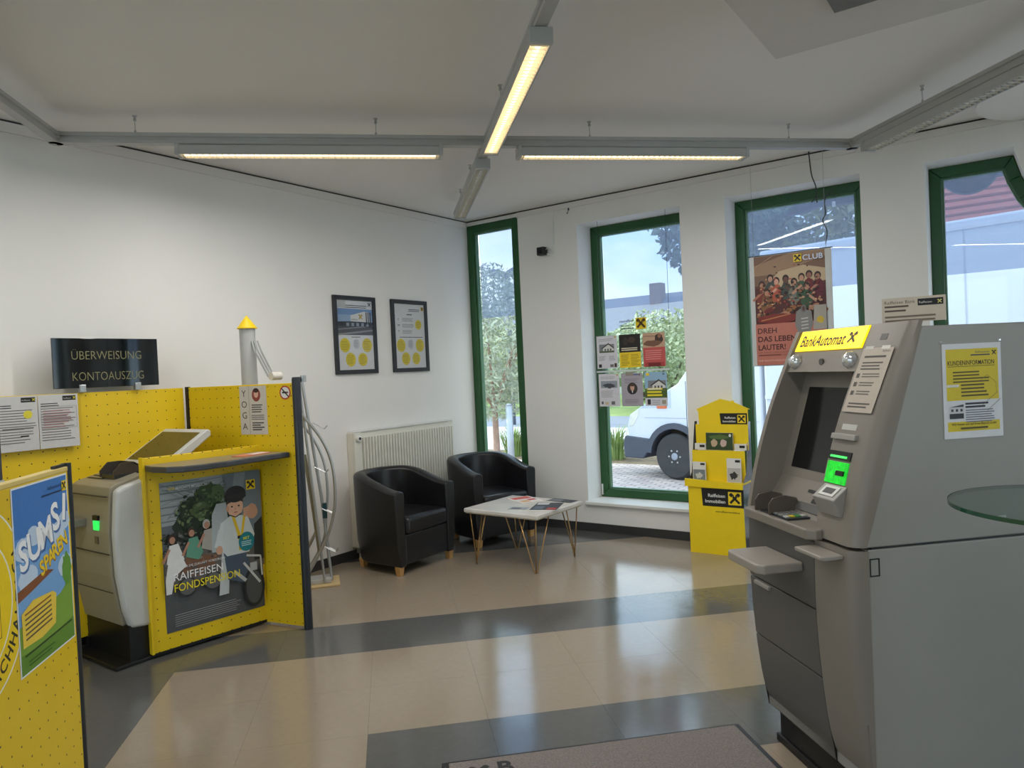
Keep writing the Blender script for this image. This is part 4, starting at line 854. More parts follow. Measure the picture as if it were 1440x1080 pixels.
# ------------------------------------------------------------------ cash machine
m_a1 = M('machine_grey_beige', (150, 147, 141), .42, var=.015); m_a2 = M('machine_fascia_taupe', (130, 123, 114), .42, var=.015); m_a3 = M('machine_door_grey', (90, 88, 85), .42, var=.015)
am = thing('cash_machine', 'large grey cash machine with yellow backlit BankAutomat header and curved front on black plinth', 'cash machine', (3.758, -2.902, 0), R(-45))
AW = .65
def interp(tab, z):
    for (z0, d0), (z1, d1) in zip(tab, tab[1:]):
        if z <= z1 or (z1, d1) == tab[-1]: return d0+(d1-d0)*(z-z0)/(z1-z0)
LF_ = [(.145, -.015), (.18, -.035), (.22, -.05), (.30, -.064), (.40, -.076), (.55, -.088), (.68, -.093), (.80, -.092), (.90, -.088)]
UF_ = [(.93, -.078), (1.05, -.054), (1.17, -.02), (1.26, .010), (1.34, .04), (1.43, .08), (1.52, .12), (1.60, .16)]
def Sx(z): return -.040+(z-.905)*.3185
def Lz(a, b, n=8): return [a+(b-a)*i/n for i in range(n+1)]
MB().box(.02, .63, .0, .80, .0, .144).build('plinth', m_black, am, bevel=.006)
MB().box(.01, .64, -.012, .10, .0, .03).build('plinth_lip', m_black, am, bevel=.004)
MB().box(0, AW, -.034, .85, .145, .902).build('lower_cabinet', m_a1, am, bevel=.004)
MB().box(.012, AW-.006, -.02, .84, .902, .909).build('cabinet_joint', m_black, am)
up_ = MB().prism([(Sx(.909), .909), (Sx(1.58), 1.58), (.85, 1.58), (.85, .909)], .44, AW, 'x').prism([(Sx(.909), .909), (Sx(1.58), 1.58), (.30, 1.58), (.30, .909)], 0, .02, 'x').box(0, .44, .30, .85, .909, 1.58)
up_.build('upper_cabinet', m_a1, am, bevel=.004)
for a, b in ((.145, .430), (.435, .660), (.665, .888)):
    zz = Lz(a, b); pts = [(interp(LF_, z), z) for z in zz]+[(-.034, b), (-.034, a)]
    MB().prism(pts, .006, .448, 'x').build('service_door', m_a3, am, smooth=True, bevel=.002)
def loft(sections):   # list of (z, [(u,d),...])
    mb = MB(); n = len(sections[0][1]); vs = [(u, d, z) for z, ps in sections for u, d in ps]; fs = []
    for i in range(len(sections)-1):
        for k in range(n): fs.append((i*n+k, i*n+(k+1) % n, (i+1)*n+(k+1) % n, (i+1)*n+k))
    fs += [tuple(range(n-1, -1, -1)), tuple(range((len(sections)-1)*n, len(sections)*n))]
    return mb.add(vs, fs)
def sec(u0, F, S): return [(u0, S+.006), (u0, F), (.612, F), (.626, F+.006), (.638, F+.020), (.646, F+.036 if S > F+.038 else (F+S)/2), (.650, S)]
loft([(z, sec(.452, interp(LF_, z), -.034)) for z in Lz(.145, .898, 14)]).build('lower_cheek', m_a2, am, smooth=True)
loft([(z, sec(.442, interp(UF_, z), Sx(z))) for z in Lz(.909, 1.60, 14)]).build('console_strip', m_a2, am, smooth=True)
zz = Lz(.93, 1.60, 14)
MB().prism([(interp(UF_, z)-.012, z) for z in zz]+[(.30, 1.60), (.30, .93)], .0, .024, 'x').build('far_cheek', m_a2, am, smooth=True)
hd_ = MB().prism([(interp(UF_, 1.445), 1.445), (interp(UF_, 1.52), 1.52), (interp(UF_, 1.60), 1.60), (.30, 1.60), (.30, 1.445)], .024, .442, 'x').build('header', m_a2, am)
m_ysign = M('backlit_yellow', (255, 216, 0), .4, var=.01, emit=.62)
f0, f1 = interp(UF_, 1.522), interp(UF_, 1.598)
MB().prism([(f0-.006, 1.522), (f1-.006, 1.598), (f1+.004, 1.598), (f0+.004, 1.522)], .034, .438, 'x').build('lit_sign', m_ysign, hd_, bevel=.002)
# header lettering lies on the sloped sign face
sl_ang = math.atan2(f1-f0, .076)
P = Print(); P.text('BankAutomat', 0, .020, .064, (8, 8, 8), off=.016, width=.275, shear=.15); P.logo(.285, .018, .052, None, (20, 20, 20))
lt_ = P.build('header_lettering', hd_, (.058, f0-.0068, 1.522)); lt_.rotation_euler = (-sl_ang, 0, 0)
m_clr = M('clear_lens', (214, 216, 218), .08, .6)
for u in (.065, .40): MB().lathe([(.030, 0), (.028, -.014), (.018, -.026), (.004, -.030)], (u, interp(UF_, 1.483)+.002, 1.483), 18, axis='y').build('mirror_dome', m_clr, am, smooth=True)
MB().lathe([(.012, 0), (.012, -.008)], (.235, interp(UF_, 1.480)+.002, 1.480), 14, axis='y').build('camera_eye', m_a3, am, smooth=True)
# recess with the screen
def rd(z): return .05+(z-1.05)*.30
MB().prism([(rd(1.05), 1.05), (rd(1.446), 1.446), (rd(1.446)+.02, 1.446), (rd(1.05)+.02, 1.05)], .024, .442, 'x').build('screen_bezel', m_a2, am)
MB().prism([(rd(1.085)-.002, 1.085), (rd(1.385)-.002, 1.385), (rd(1.385)+.01, 1.385), (rd(1.085)+.01, 1.085)], .075, .405, 'x').build('screen', M('dark_screen', (9, 10, 12), .12, var=0), am)
MB().prism([(-.03, .935), (.05, 1.05), (.07, 1.05), (.07, .935)], .024, .442, 'x').build('slot_panel', m_a2, am)
def on_slot(t): return (-.03+.08*t, .935+.115*t)
def slot_piece(name, u0, u1, t0, t1, mat, out=.003):
    (d0, z0), (d1, z1) = on_slot(t0), on_slot(t1); MB().prism([(d0-out, z0), (d1-out, z1), (d1+.004, z1), (d0+.004, z0)], u0, u1, 'x').build(name, mat, am)
slot_piece('slot_label', .31, .42, .86, .98, m_black); slot_piece('receipt_slot', .24, .43, .68, .76, m_black); slot_piece('slot_label', .29, .41, .42, .54, m_black); slot_piece('cash_shutter', .21, .43, .18, .38, m_a3, .006)
# keypad shelf, hood, trays
ks = MB().prism([(.03, -.06), (.03, -.105), (.05, -.128), (.46, -.128), (.487, -.105), (.487, -.08), (.44, -.06), (.44, .02), (.03, .02)], .900, .936, 'z').build('keypad_shelf', m_a2, am, bevel=.006)
MB().box(.14, .33, -.112, -.02, .936, .942).build('keypad', m_dark, ks)
kmat = [M('key_white', (206, 206, 200), .4), M('key_yellow', (220, 200, 60), .4), M('key_green', (80, 160, 90), .4), M('key_grey', (150, 150, 148), .4)]
for i in range(4):
    for j in range(4): MB().box(.19+i*.032, .212+i*.032, -.105+j*.021, -.091+j*.021, .942, .946).build('key', kmat[3 if i < 3 else j % 3], ks)
m_hd = M('hood_brown', (92, 84, 76), .3)
for u in (.115, .215):
    MB().prism([(-.122, .936), (-.122, .975), (-.105, .996), (-.055, 1.004), (-.01, .992), (.0, .97), (.0, .936)], u, u+.007, 'x').build('keypad_hood', m_hd, ks, bevel=.003)
MB().prism([(.14, -.245), (.16, -.255), (.365, -.255), (.385, -.235), (.385, -.093), (.14, -.093)], .772, .805, 'z').build('writing_tray', M('tray_beige', (152, 145, 136), .4, var=.01), am, bevel=.006)
MB().prism([(.455, -.165), (.60, -.165), (.61, -.155), (.61, -.09), (.455, -.09)], .868, .882, 'z').build('side_tray', _mats['tray_beige'], am, bevel=.004)
MB().box(.05, .16, -.103, -.088, .640, .655).build('door_handle', m_a1, am, bevel=.004)
def on_strip(name, u0, u1, z0, z1, mat, out=.003, parent=am, bevel=0):
    a, b = interp(UF_, z0), interp(UF_, z1); return MB().prism([(a-out, z0), (b-out, z1), (b+.004, z1), (a+.004, z0)], u0, u1, 'x').build(name, mat, parent, bevel=bevel)
on_strip('slot_lip', .445, .57, 1.228, 1.246, m_a1, .014, bevel=.003); on_strip('slot_sticker', .475, .55, 1.258, 1.276, PM((190, 188, 182)), .001)
cs = on_strip('card_slot', .447, .562, 1.163, 1.190, m_black, .004); on_strip('card_slot_light', .460, .545, 1.170, 1.176, M('slot_green_light', (60, 230, 90), .4, emit=.9), .006, cs)
rg = on_strip('card_reader', .452, .560, 1.088, 1.156, M('reader_glow', (16, 190, 40), .35, var=.5, scale=45, emit=.45), .004); on_strip('reader_mouth', .51, .548, 1.115, 1.130, m_black, .010, rg)
MB().prism([(interp(UF_, .99), .99), (interp(UF_, .99)-.008, .99), (interp(UF_, 1.04)-.040, 1.045), (interp(UF_, 1.08), 1.085)], .458, .575, 'x').build('contactless_reader', m_a1, am, bevel=.003)
a_ = (interp(UF_, 1.04)-.040, 1.045); b_ = (interp(UF_, 1.08), 1.085); mid = lambda t, o: (a_[0]+(b_[0]-a_[0])*t-o*.7, a_[1]+(b_[1]-a_[1])*t+o*.7)
MB().prism([mid(.2, .001), mid(.85, .001), mid(.85, .003), mid(.2, .003)], .478, .556, 'x').build('reader_label', PM((214, 212, 208)), am); MB().prism([mid(.35, .003), mid(.7, .003), mid(.7, .004), mid(.35, .004)], .492, .542, 'x').build('reader_symbol', PM((60, 60, 60)), am)
lk = MB(); 
for q in ((-.032, -.028, .820, .876), (-.002, .002, .820, .876), (-.032, .002, .820, .824), (-.032, .002, .872, .876)): lk.box(AW, AW+.0012, q[0], q[1], q[2], q[3])
lk.build('lock_flap', m_black, am)
on_strip('small_emblem', .512, .545, 1.545, 1.565, PM((96, 92, 88)), .001)
def on_near(u, d, z): return Vector((3.758, -2.902, 0))+Vector((S2, -S2, 0))*u+Vector((S2, S2, 0))*d+Vector((0, 0, z))
# notes and sheets on the machine
f_b, f_t = interp(UF_, 1.315), interp(UF_, 1.52); nl = math.hypot(f_t-f_b, .205)
nt_ = thing('instruction_note', 'long beige instruction sheet taped to the sloping console of the cash machine', 'notice', on_near(.458, f_b-.006, 1.315))
nt_.rotation_euler = (Matrix.Rotation(R(-45), 3, 'Z') @ Matrix.Rotation(-math.atan2(f_t-f_b, .205), 3, 'X')).to_euler()
MB().box(0, .148, -.001, 0, 0, nl).build('paper', PM((184, 172, 158)), nt_)
P = Print(); P.text('Raiffeisen', .138, nl-.016, .010, INK, 'r'); P.lines(.02, .125, nl-.028, 1, .01, .007, (60, 54, 48), 2, 0); P.lines(.02, .13, nl-.05, 3, .011, .005, (80, 74, 68))
for k in range(3): P.rect(.012, nl-.105-k*.03, .028, nl-.09-k*.03, (80, 74, 68)); P.lines(.04, .13, nl-.09-k*.03, 2, .009, .004, (100, 94, 86), k+4)
P.lines(.02, .13, .032, 2, .011, .005, (80, 74, 68), 8, .15); P.build('print', nt_, (0, -.0012, 0))
for i, x in enumerate((.03, .11)): MB().box(x-.02, x+.02, -.0016, -.001, nl-.006, nl+.006).build('tape', M('tape', (206, 202, 192), .15), nt_)
cs_ = at(1241, 456, (1, -1, 0), 6.66+.45*1.41421)
ts = thing('top_card', 'beige folded information card with black logo bar standing on top of the cash machine', 'card', (cs_.x, cs_.y, 1.6005), R(8))
MB().box(0, .185, 0, .0015, 0, .082).build('front_sheet', PM((204, 192, 174)), ts); MB().prism([(0, .0), (.035, 0), (.002, .082), (.0, .082)], .183, .185, 'x').build('side_fold', PM((226, 222, 214)), ts)
P = Print(); P.text('Raiffeisen Bank', .008, .062, .015, (90, 78, 66)); P.lines(.008, .085, .056, 2, .014, .006, (90, 78, 66)); P.rect(.105, .052, .178, .074, BLK); P.text('Raiffeisen', .109, .059, .010, (214, 210, 200)); P.logo(.160, .055, .015, None, (220, 210, 120)); P.lines(.008, .165, .022, 2, .013, .006, (120, 106, 90), 5, .1); P.build('print', ts, (0, -.0004, 0))
kb_ = at(1328, 618, (1, -1, 0), 6.66+AW*1.41421)
ki_ = poster('information_sheet', 'white and yellow KUNDENINFORMATION sheet taped on the flank of the cash machine', kb_+Vector((S2, -S2, 0))*.001, R(45), .208, .295, (222, 222, 226), cat='notice')
P = Print(); P.rect(.012, .118, .196, .278, (218, 194, 40)); P.rect(.012, .022, .196, .052, (218, 194, 40))
P.text('Raiffeisenbank', .168, .264, .009, INK, 'r'); P.rect(.10, .256, .168, .260, INK); P.logo(.174, .255, .018, None, BLK)
P.text('KUNDENINFORMATION', .018, .228, .020, (50, 44, 20), off=.012, width=.165); P.rect(.018, .223, .184, .2245, (60, 54, 24))
P.lines(.035, .165, .208, 4, .010, .0045, (96, 84, 20), 2, .3); P.rect(.012, .160, .055, .168, (226, 222, 210)); P.lines(.062, .165, .168, 4, .011, .005, (90, 78, 20), 6, .25)
P.lines(.075, .165, .110, 2, .010, .006, (50, 50, 60), 3, .4); P.lines(.075, .18, .088, 6, .0072, .003, (110, 112, 122), 4, .3)
P.poly([(.018, .098), (.068, .106), (.068, .098)], (70, 72, 78)); P.rect(.018, .074, .068, .098, (206, 206, 208)); P.rect(.018, .062, .068, .078, (48, 50, 54))
for k in range(3): P.rect(.024+k*.016, .084, .032+k*.016, .092, (60, 62, 68))
for q in ((.135, .10, .19, .14), (.152, .082, .20, .118)): P.line(*q, .0012, (120, 110, 70))
P.line(.13, .178, .155, .195, .0012, (150, 132, 40)); P.line(.155, .195, .185, .17, .0012, (150, 132, 40)); P.line(.185, .17, .188, .135, .0012, (150, 132, 40))
P.text('Wir freuen uns auf Ihren Besuch in der', .104, .041, .010, (70, 60, 10), 'c', .012, width=.16); P.rect(.056, .028, .152, .034, (90, 78, 20))
P.build('print', ki_, (0, -.0018, 0))
for x in (-.004, .205): MB().lathe([(.006, 0), (.003, -.004)], (x, 0, .302), 10, axis='y').build('pin', m_clr, ki_)

# ------------------------------------------------------------------ round glass table
gt = thing('glass_table', 'round glass standing table with green edge beside the cash machine flank', 'table', (4.715, -3.487, 0))
m_gtop = glass_mat('table_glass', (206, 220, 212), .05)
MB().lathe([(.296, 1.099), (.3, 1.097)], n=72).build('glass_top', m_gtop, gt, smooth=False)
eg = MB(); n = 72
vs = [(.3*math.cos(2*math.pi*k/n), .3*math.sin(2*math.pi*k/n), z) for z in (1.088, 1.0985) for k in range(n)]
eg.add(vs, [(k, (k+1) % n, n+(k+1) % n, n+k) for k in range(n)]).build('glass_edge', M('green_glass_edge', (40, 78, 62), .12), gt, recalc=False)
MB().lathe([(.025, .02), (.025, 1.07), (.09, 1.075), (.09, 1.087)], n=20).build('pedestal', m_alu2, gt, smooth=True); MB().lathe([(.20, 0), (.20, .012), (.03, .03)], n=32).build('foot', m_alu2, gt, smooth=True)

# ------------------------------------------------------------------ door mat
dm = thing('door_mat', 'grey-brown entrance mat with dark rubber border and black letters on the linoleum', 'mat', (2.728, -3.74, .0), R(45))
MB().box(0, 1.22, -1.8, 0, .0006, .006).build('rubber_border', m_black, dm, bevel=.002)
MB().box(.025, 1.195, -1.775, -.02, .006, .013).build('pile', M('mat_pile', (126, 118, 114), .95, var=.22, scale=140, bump=.5), dm, bevel=.003)
P = Print(); P.logo(.085, -.155, .095, None, BLK); P.text('B', .205, -.135, .11, BLK, off=.03)
o = P.build('mat_lettering', dm, (0, 0, .0135)); o.rotation_euler = (R(-90), 0, 0)

# ================================================================== outdoors
GZ = -.3
def ground(name, x0, x1, y0, y1, mat, z=GZ): struct(MB().box(x0, x1, y0, y1, z-.1, z).build(name, mat))
def brick_mat():
    m = M('paving_stone', (206, 192, 188), .8, var=.06, scale=3); t = m.node_tree; b = t.nodes['Principled BSDF']
    bt = t.nodes.new('ShaderNodeTexBrick'); tcn = t.nodes.new('ShaderNodeTexCoord'); t.links.new(tcn.outputs['Object'], bt.inputs['Vector']); bt.inputs['Scale'].default_value = 2.2
    bt.inputs['Color1'].default_value = lin((214, 200, 194))+(1,); bt.inputs['Color2'].default_value = lin((190, 174, 172))+(1,); bt.inputs['Mortar'].default_value = lin((140, 132, 132))+(1,); bt.inputs['Mortar Size'].default_value = .03
    t.links.new(bt.outputs[0], b.inputs['Base Color']); return m
ground('ground_paving', -30, 30, .34, 6.2, brick_mat()); ground('ground_bed', -30, 30, 6.2, 7.6, M('bark_bed', (120, 104, 84), .95, var=.3, scale=9)); ground('ground_forecourt', -60, 60, 7.6, 13.2, M('pale_asphalt', (196, 192, 194), .9))
ground('ground_road', -80, 80, 13.2, 17.6, M('asphalt', (128, 134, 148), .85)); ground('ground_lawn', -90, 90, 17.6, 120, M('lawn', (132, 152, 92), .95, var=.2, scale=2)); ground('ground_surround', -40, 60, -60, .34, M('pale_bounce_yard', (204, 201, 196), .9), GZ-.02)  # surround is unseen ground, made pale to bounce daylight to the ceiling
# leaves
def leaf_mesh(n, center, rad, size, seed, shell=.45, aspect=.45, up=0.):
    rd = random.Random(seed); vs = []; fs = []
    for i in range(n):
        while True:
            p = Vector((rd.uniform(-1, 1), rd.uniform(-1, 1), rd.uniform(-1, 1)))
            if shell < p.length < 1: break
        k = 1+.18*math.sin(p.x*7+seed)*math.sin(p.y*6)*math.cos(p.z*8)
        c = Vector((center[0]+p.x*rad[0]*k, center[1]+p.y*rad[1]*k, center[2]+p.z*rad[2]*k))
        a = Vector((rd.gauss(0, 1), rd.gauss(0, 1), rd.gauss(0, 1)+up)).normalized(); b = a.cross(Vector((rd.gauss(0, 1), rd.gauss(0, 1), rd.gauss(0, 1)))).normalized(); s = size*rd.uniform(.6, 1.3)
        o = len(vs); vs += [c-a*s, c+b*s*aspect, c+a*s, c-b*s*aspect]; fs.append((o, o+1, o+2, o+3))
    return MB().add(vs, fs)
def tree(name, label, x, y, trunk_h, crown, mat, n, size, seed, trunk_r=.12, group=None, lean=0., aspect=.45, bark=None):
    e = thing(name, label, 'tree', (x, y, GZ), 0, group)
    cz, rx, rz = crown; bk_ = bark or M('bark', (104, 88, 72), .9, var=.2)
    tr = MB().tube(spl([(0, 0, 0), (lean*.3, 0, trunk_h*.45), (lean, 0, trunk_h)]), [trunk_r*(1-.4*i/16) for i in range(17)], 9)
    rd = random.Random(seed)
    for k in range(7):
        a = rd.uniform(0, 6.28); q = (lean+math.cos(a)*rx*.6, math.sin(a)*rx*.6, cz+rd.uniform(-.2, .6)*rz); m_ = (lean+math.cos(a)*rx*.25, math.sin(a)*rx*.25, trunk_h+(q[2]-trunk_h)*.4)
        tr.tube(spl([(lean*.9, 0, trunk_h*.92), m_, q], 4), [trunk_r*.5*(1-.75*i/8) for i in range(9)], 6)
    tr.build('trunk', bk_, e, smooth='all')
    stuff(leaf_mesh(n, (lean, 0, cz), (rx, rx, rz), size, seed, aspect=aspect).build('foliage', mat, e, recalc=False)); return e
def leafmat(name, rgb, v=.35):
    m = M(name, rgb, .6, var=v, scale=3); return m
tr_ = at(698, 618, (0, 1, 0), 4.6)
tree('olive_tree', 'grey-green olive tree with a pale trunk outside the narrow corner window', tr_.x, 4.6, 1.25, (2.3, 1.35, 1.35), leafmat('olive_leaf', (170, 178, 156)), 11000, .06, 3, .075, aspect=.28, bark=M('pale_bark', (168, 140, 124), .9, var=.2))
tree('leafy_tree', 'dark leafy tree rising behind the white truck cab', -.45, 9.0, 3.0, (4.9, 1.45, 1.6), leafmat('leaf_dark', (84, 104, 84)), 6500, .10, 5, .14)
tree('leafy_tree', 'bushy olive-green tree behind the white truck box', -.3, 14.2, 2.6, (4.9, 2.5, 3.2), leafmat('leaf_mixed', (128, 134, 92)), 11000, .12, 8, .15)
for i, (x, c, nm) in enumerate([(-25, (176, 184, 150), 'pale green'), (-20.5, (146, 158, 122), 'mid green'), (-16, (182, 188, 146), 'yellow-green'), (-11.5, (152, 166, 126), 'fresh green'), (-7, (172, 182, 148), 'light green'), (-2.5, (134, 148, 112), 'deep green')]):
    tree('roadside_tree', nm+' round bush beyond the road in front of the long grey building', x, 21.5+7*(i % 2), .8, (2.2, 2.7, 1.75), leafmat('roadside_leaf_%d' % i, c), 6000, .11, 40+i, .12, 'bushes beyond the road')
# ornamental grass beside the truck
for i, (x, y) in enumerate(((-1.95, 6.75), (-3.15, 6.8), (-4.35, 6.75))):
    rdg = random.Random(i); mb = MB()
    for k in range(170):
        a = rdg.uniform(0, 6.28); r0 = rdg.uniform(0, .22); l = rdg.uniform(.35, .72); sp_ = rdg.uniform(.1, .5); c, s = math.cos(a), math.sin(a); b = rdg.uniform(.008, .014)
        p0, p1, p2 = (c*r0, s*r0, 0), (c*(r0+sp_*.35), s*(r0+sp_*.35), l*.75), (c*(r0+sp_), s*(r0+sp_), l*.95)
        mb.add([(p0[0]-s*b, p0[1]+c*b, 0), (p0[0]+s*b, p0[1]-c*b, 0), (p1[0]+s*b*.8, p1[1]-c*b*.8, p1[2]), (p1[0]-s*b*.8, p1[1]+c*b*.8, p1[2]), p2], [(0, 1, 2, 3), (3, 2, 4)])
    g_ = thing('grass_clump', 'tall ornamental grass clump in the planting bed beside the white truck', 'grass', (x, y, GZ), 0, 'grass clumps in the bed'); stuff(mb.build('blades', M('grass_blade', (136, 158, 92), .7, var=.3, scale=6), g_, recalc=False))
# street lamp and steel post
lp = at(715, 440, (0, 1, 0), 14); sl2 = thing('street_lamp', 'double-headed grey street lamp standing beyond the olive tree', 'street lamp', (lp.x, 14, GZ))
MB().tube([(0, 0, 0), (0, 0, 5.0)], .09, 10).build('pole', M('lamp_grey', (110, 116, 128), .5), sl2, smooth='all')
for s in (-1, 1): MB().prism([(s*.08, 4.92), (s*.30, 4.98), (s*.78, 5.16), (s*.80, 5.20), (s*.45, 5.24), (s*.08, 5.10)], -.16, .16, 'y').build('lamp_head', _mats['lamp_grey'], sl2, bevel=.02)
sp2 = at(717, 600, (0, 1, 0), 3.6); tag(MB().tube([(0, 0, 0), (0, 0, 1.25)], .055, 12).lathe([(.07, 0), (.07, .02)], n=12).lathe([(.058, 1.25), (.03, 1.28)], n=12).build('steel_bollard', M('galvanised', (176, 182, 190), .4, .5), None, (sp2.x, 3.6, GZ), smooth='all'), 'grey steel post beside the olive trunk outside the narrow window', 'post')
# long building behind
lb_ = thing('long_building', 'long low building with blue-grey roof behind the roadside bushes', 'building', (-22, 36, GZ))
MB().box(-26, 24, 0, 10, 0, 3.6).build('wall', M('render_white', (214, 210, 202), .9), lb_); MB().prism([(-.6, 3.6), (10.6, 3.6), (5, 6.6)], -26.5, 18, 'x').build('roof', M('slate_roof', (112, 118, 132), .8, var=.1, scale=4), lb_); MB().prism([(-.6, 4.2), (10.6, 4.2), (5, 7.8)], 10.5, 24.5, 'x').build('upper_roof', M('slate_roof', (112, 118, 132), .8), lb_)
for k in range(12): f_ = MB().box(-24+k*4, -22.4+k*4, -.03, 0, 1.2, 2.6).build('window', M('far_window', (84, 96, 112), .2), lb_)
MB().box(6, 6.8, 3.5, 4.3, 5.2, 7.2).build('chimney', M('chimney_brick', (136, 110, 98), .9), lb_)
# red-roofed house
hh = thing('red_roofed_house', 'house with red tiled roof standing behind the white truck box', 'building', (7.4, 18, GZ))
MB().box(-6, 7, 0, 9, 0, 4.2).build('wall', M('house_render', (216, 206, 192), .9), hh); rf_ = MB().prism([(-.7, 4.1), (9.7, 4.1), (4.5, 9.2)], -6.4, 7.4, 'x').build('roof', M('red_tiles', (166, 92, 84), .8, var=.15, scale=5), hh)
for k in range(20): MB().box(-6.42, 7.42, -.68+k*.26, -.64+k*.26, 4.15+k*.255, 4.21+k*.255).build('tile_course', M('tile_course_red', (150, 80, 74), .8), rf_)
MB().box(-2.9, -2.0, 1.4, 1.9, 5.6, 6.5).build('roof_window', M('far_window', (84, 96, 112), .2), rf_)
for k in range(4): MB().box(-5+k*3, -3.8+k*3, -.04, 0, 1.4, 2.8).build('window', _mats['far_window'], hh)

# ------------------------------------------------------------------ white box truck
m_van = M('truck_white', (206, 212, 222), .3, var=.01); m_rub = M('tyre_rubber', (58, 58, 60), .8, var=.1); m_pl = M('bumper_dark', (70, 76, 90), .6)
vn = thing('box_truck', 'white box truck parked on the paving outside the windows', 'truck', (-.765, 4.926, GZ), math.atan2(-.184, .983))
cab = [(.02, .62), (.0, .80), (.06, 1.0), (.30, 1.14), (.98, 1.48), (1.70, 2.32), (1.95, 2.44), (2.36, 2.46), (2.36, .50), (1.36, .50)]+[(.9+.48*math.cos(a), .36+.48*math.sin(a)) for a in [R(20+140*k/10) for k in range(11)]]+[(.42, .55)]
MB().prism(cab, 0, 1.95, 'y').build('cab', m_van, vn, bevel=.03, seg=3)
MB().prism([(-.05, .30), (-.07, .52), (-.03, .66), (.45, .62), (.40, .40), (.32, .30)], -.03, 1.98, 'y').build('bumper', m_pl, vn, bevel=.02)
arch = [(.9+.52*math.cos(R(170*k/14+5)), .36+.52*math.sin(R(170*k/14+5))) for k in range(15)]+[(.9+.43*math.cos(R(175-170*k/14)), .36+.43*math.sin(R(175-170*k/14))) for k in range(15)]
MB().prism(arch, -.035, .3, 'y').build('wheel_arch', m_pl, vn)
MB().box(.42, 1.36, .30, .32, .25, .85).build('wheel_well', m_black, vn)
def wheel(s, y, name='wheel'):
    wb = MB().lathe([(.25, .0), (.32, -.01), (.355, .03), (.362, .11), (.355, .19), (.32, .22), (.25, .21)], n=36, axis='y').build(name, m_rub, vn, (s, y, .36), smooth=True)
    rim = MB().lathe([(.245, .015), (.235, .04), (.16, .05), (.15, .02), (.07, .015), (.05, -.01), (.02, -.012)], n=28, axis='y').build('rim', M('rim_silver', (150, 156, 168), .35, .5), wb, smooth=True)
    for k in range(6): a = 2*math.pi*k/6; MB().lathe([(.014, .012), (.014, -.006)], (.10*math.cos(a), .0, .10*math.sin(a)), 8, axis='y').build('wheel_nut', m_alu2, wb)
wheel(.9, -.02); wheel(5.3, -.02); wheel(.9, 1.75); wheel(5.3, 1.75)
MB().prism([(.045, .80), (.075, .985), (.27, 1.105), (.24, .98), (.13, .82)], -.006, .30, 'y').build('headlight', M('headlight_glass', (214, 216, 206), .1), vn, bevel=.01)
MB().box(.60, .78, -.012, .02, 1.10, 1.17).build('side_indicator', M('indicator_orange', (220, 110, 70), .3), vn, bevel=.006)
MB().prism([(1.22, 1.52), (1.72, 2.20), (2.18, 2.26), (2.18, 1.52)], -.008, .0, 'y').build('side_window', M('truck_glass', (70, 84, 96), .08), vn)
MB().prism([(1.04, 1.55), (1.06, 1.53), (1.70, 2.28), (1.68, 2.30)], .12, 1.83, 'y').build('windscreen', _mats['truck_glass'], vn)
for q in ((.35, 1.12, .0, .93), (1.14, 2.30, .0, .9)): MB().box(q[0], q[1], -.004, .0, q[3]+.02, q[3]+.03).build('body_crease', M('crease_grey', (176, 184, 198), .5), vn)
MB().box(1.13, 1.138, -.004, .0, .55, 1.52).build('door_gap', m_pl, vn); MB().box(1.98, 2.12, -.02, 0, 1.30, 1.35).build('door_handle', m_pl, vn, bevel=.006)
bx_ = MB().box(2.45, 7.4, -.10, 2.08, .80, 3.28).build('cargo_box', M('box_white', (200, 208, 222), .35, var=.01), vn, bevel=.03)
for s_ in (2.9, 3.9, 4.9, 5.9, 6.9): MB().box(s_, s_+.012, -.104, -.10, .85, 3.15).build('panel_seam', _mats['crease_grey'], bx_)
for z_ in (.86, 1.25, 3.16): MB().box(2.46, 7.39, -.112, -.10, z_, z_+.05).build('side_rail', M('rail_pale', (206, 212, 224), .4), bx_)
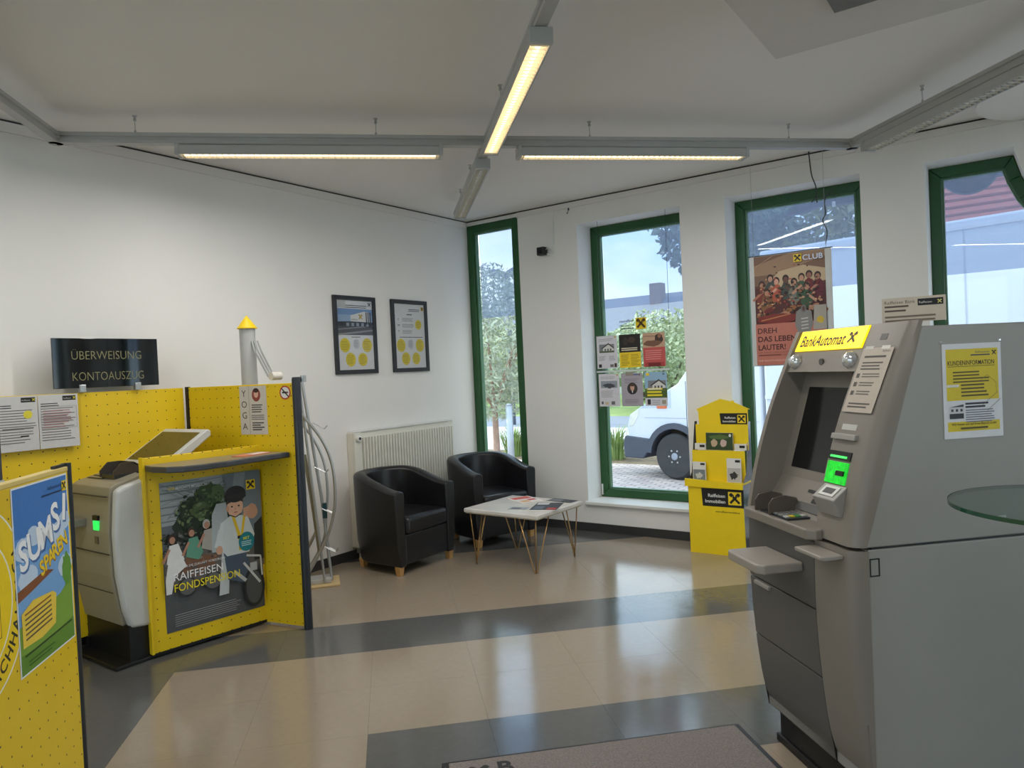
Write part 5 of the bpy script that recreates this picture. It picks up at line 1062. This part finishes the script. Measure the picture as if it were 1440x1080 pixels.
MB().box(3.02, 3.20, -.118, -.10, 1.62, 1.67).build('latch', m_alu, bx_); MB().box(3.0, 3.12, -.112, -.10, .84, .90).build('marker_lamp', M('marker_yellow', (226, 196, 90), .3), bx_)
MB().box(2.4, 7.2, .3, 1.7, .45, .80).build('chassis', m_pl, vn)

# ------------------------------------------------------------------ outdoor lettering on the facade seen from behind
m_sg = M('sign_back', (40, 42, 46), .6)
def flat_sign(name, label, pts, y0, y1, hole=None):
    e = thing(name, label, 'sign', (pts[0].x, y0, pts[0].z)); o_2 = pts[0]
    MB().prism([(p.x-o_2.x, p.z-o_2.z) for p in pts], 0, y1-y0, 'y').build('letter_back', m_sg, e); MB().box(.5, .53, .34-y0, 0, .12, .15).box(.75, .78, .34-y0, 0, .12, .15).build('wall_bracket', m_sg, e); return e
e = flat_sign('outdoor_sign', 'dark wedge and bar of outdoor lettering seen through the window above the club poster', [at(q[0], q[1], (0, 1, 0), .75) for q in ((1104, 303), (1128, 299), (1150, 290), (1206, 283), (1207, 258), (1150, 262), (1122, 280))], .75, .83)
for q in ((1174, 266, 14), (1174, 287, 7), (1203, 264, 12)):
    p0 = at(q[0]-4, q[1]-q[2]/2, (0, 1, 0), .745); p1 = at(q[0]+1, q[1]+q[2]/2, (0, 1, 0), .745); MB().box(p0.x-e.location.x, p1.x-e.location.x, -.006, 0, p1.z-e.location.z, p0.z-e.location.z).build('bracket', m_white, e)
rc = at(1362, 234, (0, 1, 0), .75)
e = thing('outdoor_sign', 'dark round outdoor letter seen through the curved-corner window', 'sign', (rc.x, .75, rc.z))
mb = MB(); n = 32
for k in range(n):
    a0, a1 = 2*math.pi*k/n, 2*math.pi*(k+1)/n; mb.prism([(.20*math.cos(a0), .20*math.sin(a0)), (.20*math.cos(a1), .20*math.sin(a1)), (.085*math.cos(a1), .085*math.sin(a1)), (.085*math.cos(a0), .085*math.sin(a0))], 0, .08, 'y')
mb.build('letter_back', m_sg, e); MB().box(.16, .40, .0, .08, -.10, .25).build('letter_stem', m_sg, e); MB().box(-.5, .6, .08, .11, -.02, .02).build('sign_rail', m_sg, e); MB().box(-.28, -.25, -.41, .08, -.015, .015).build('wall_bracket', m_sg, e)
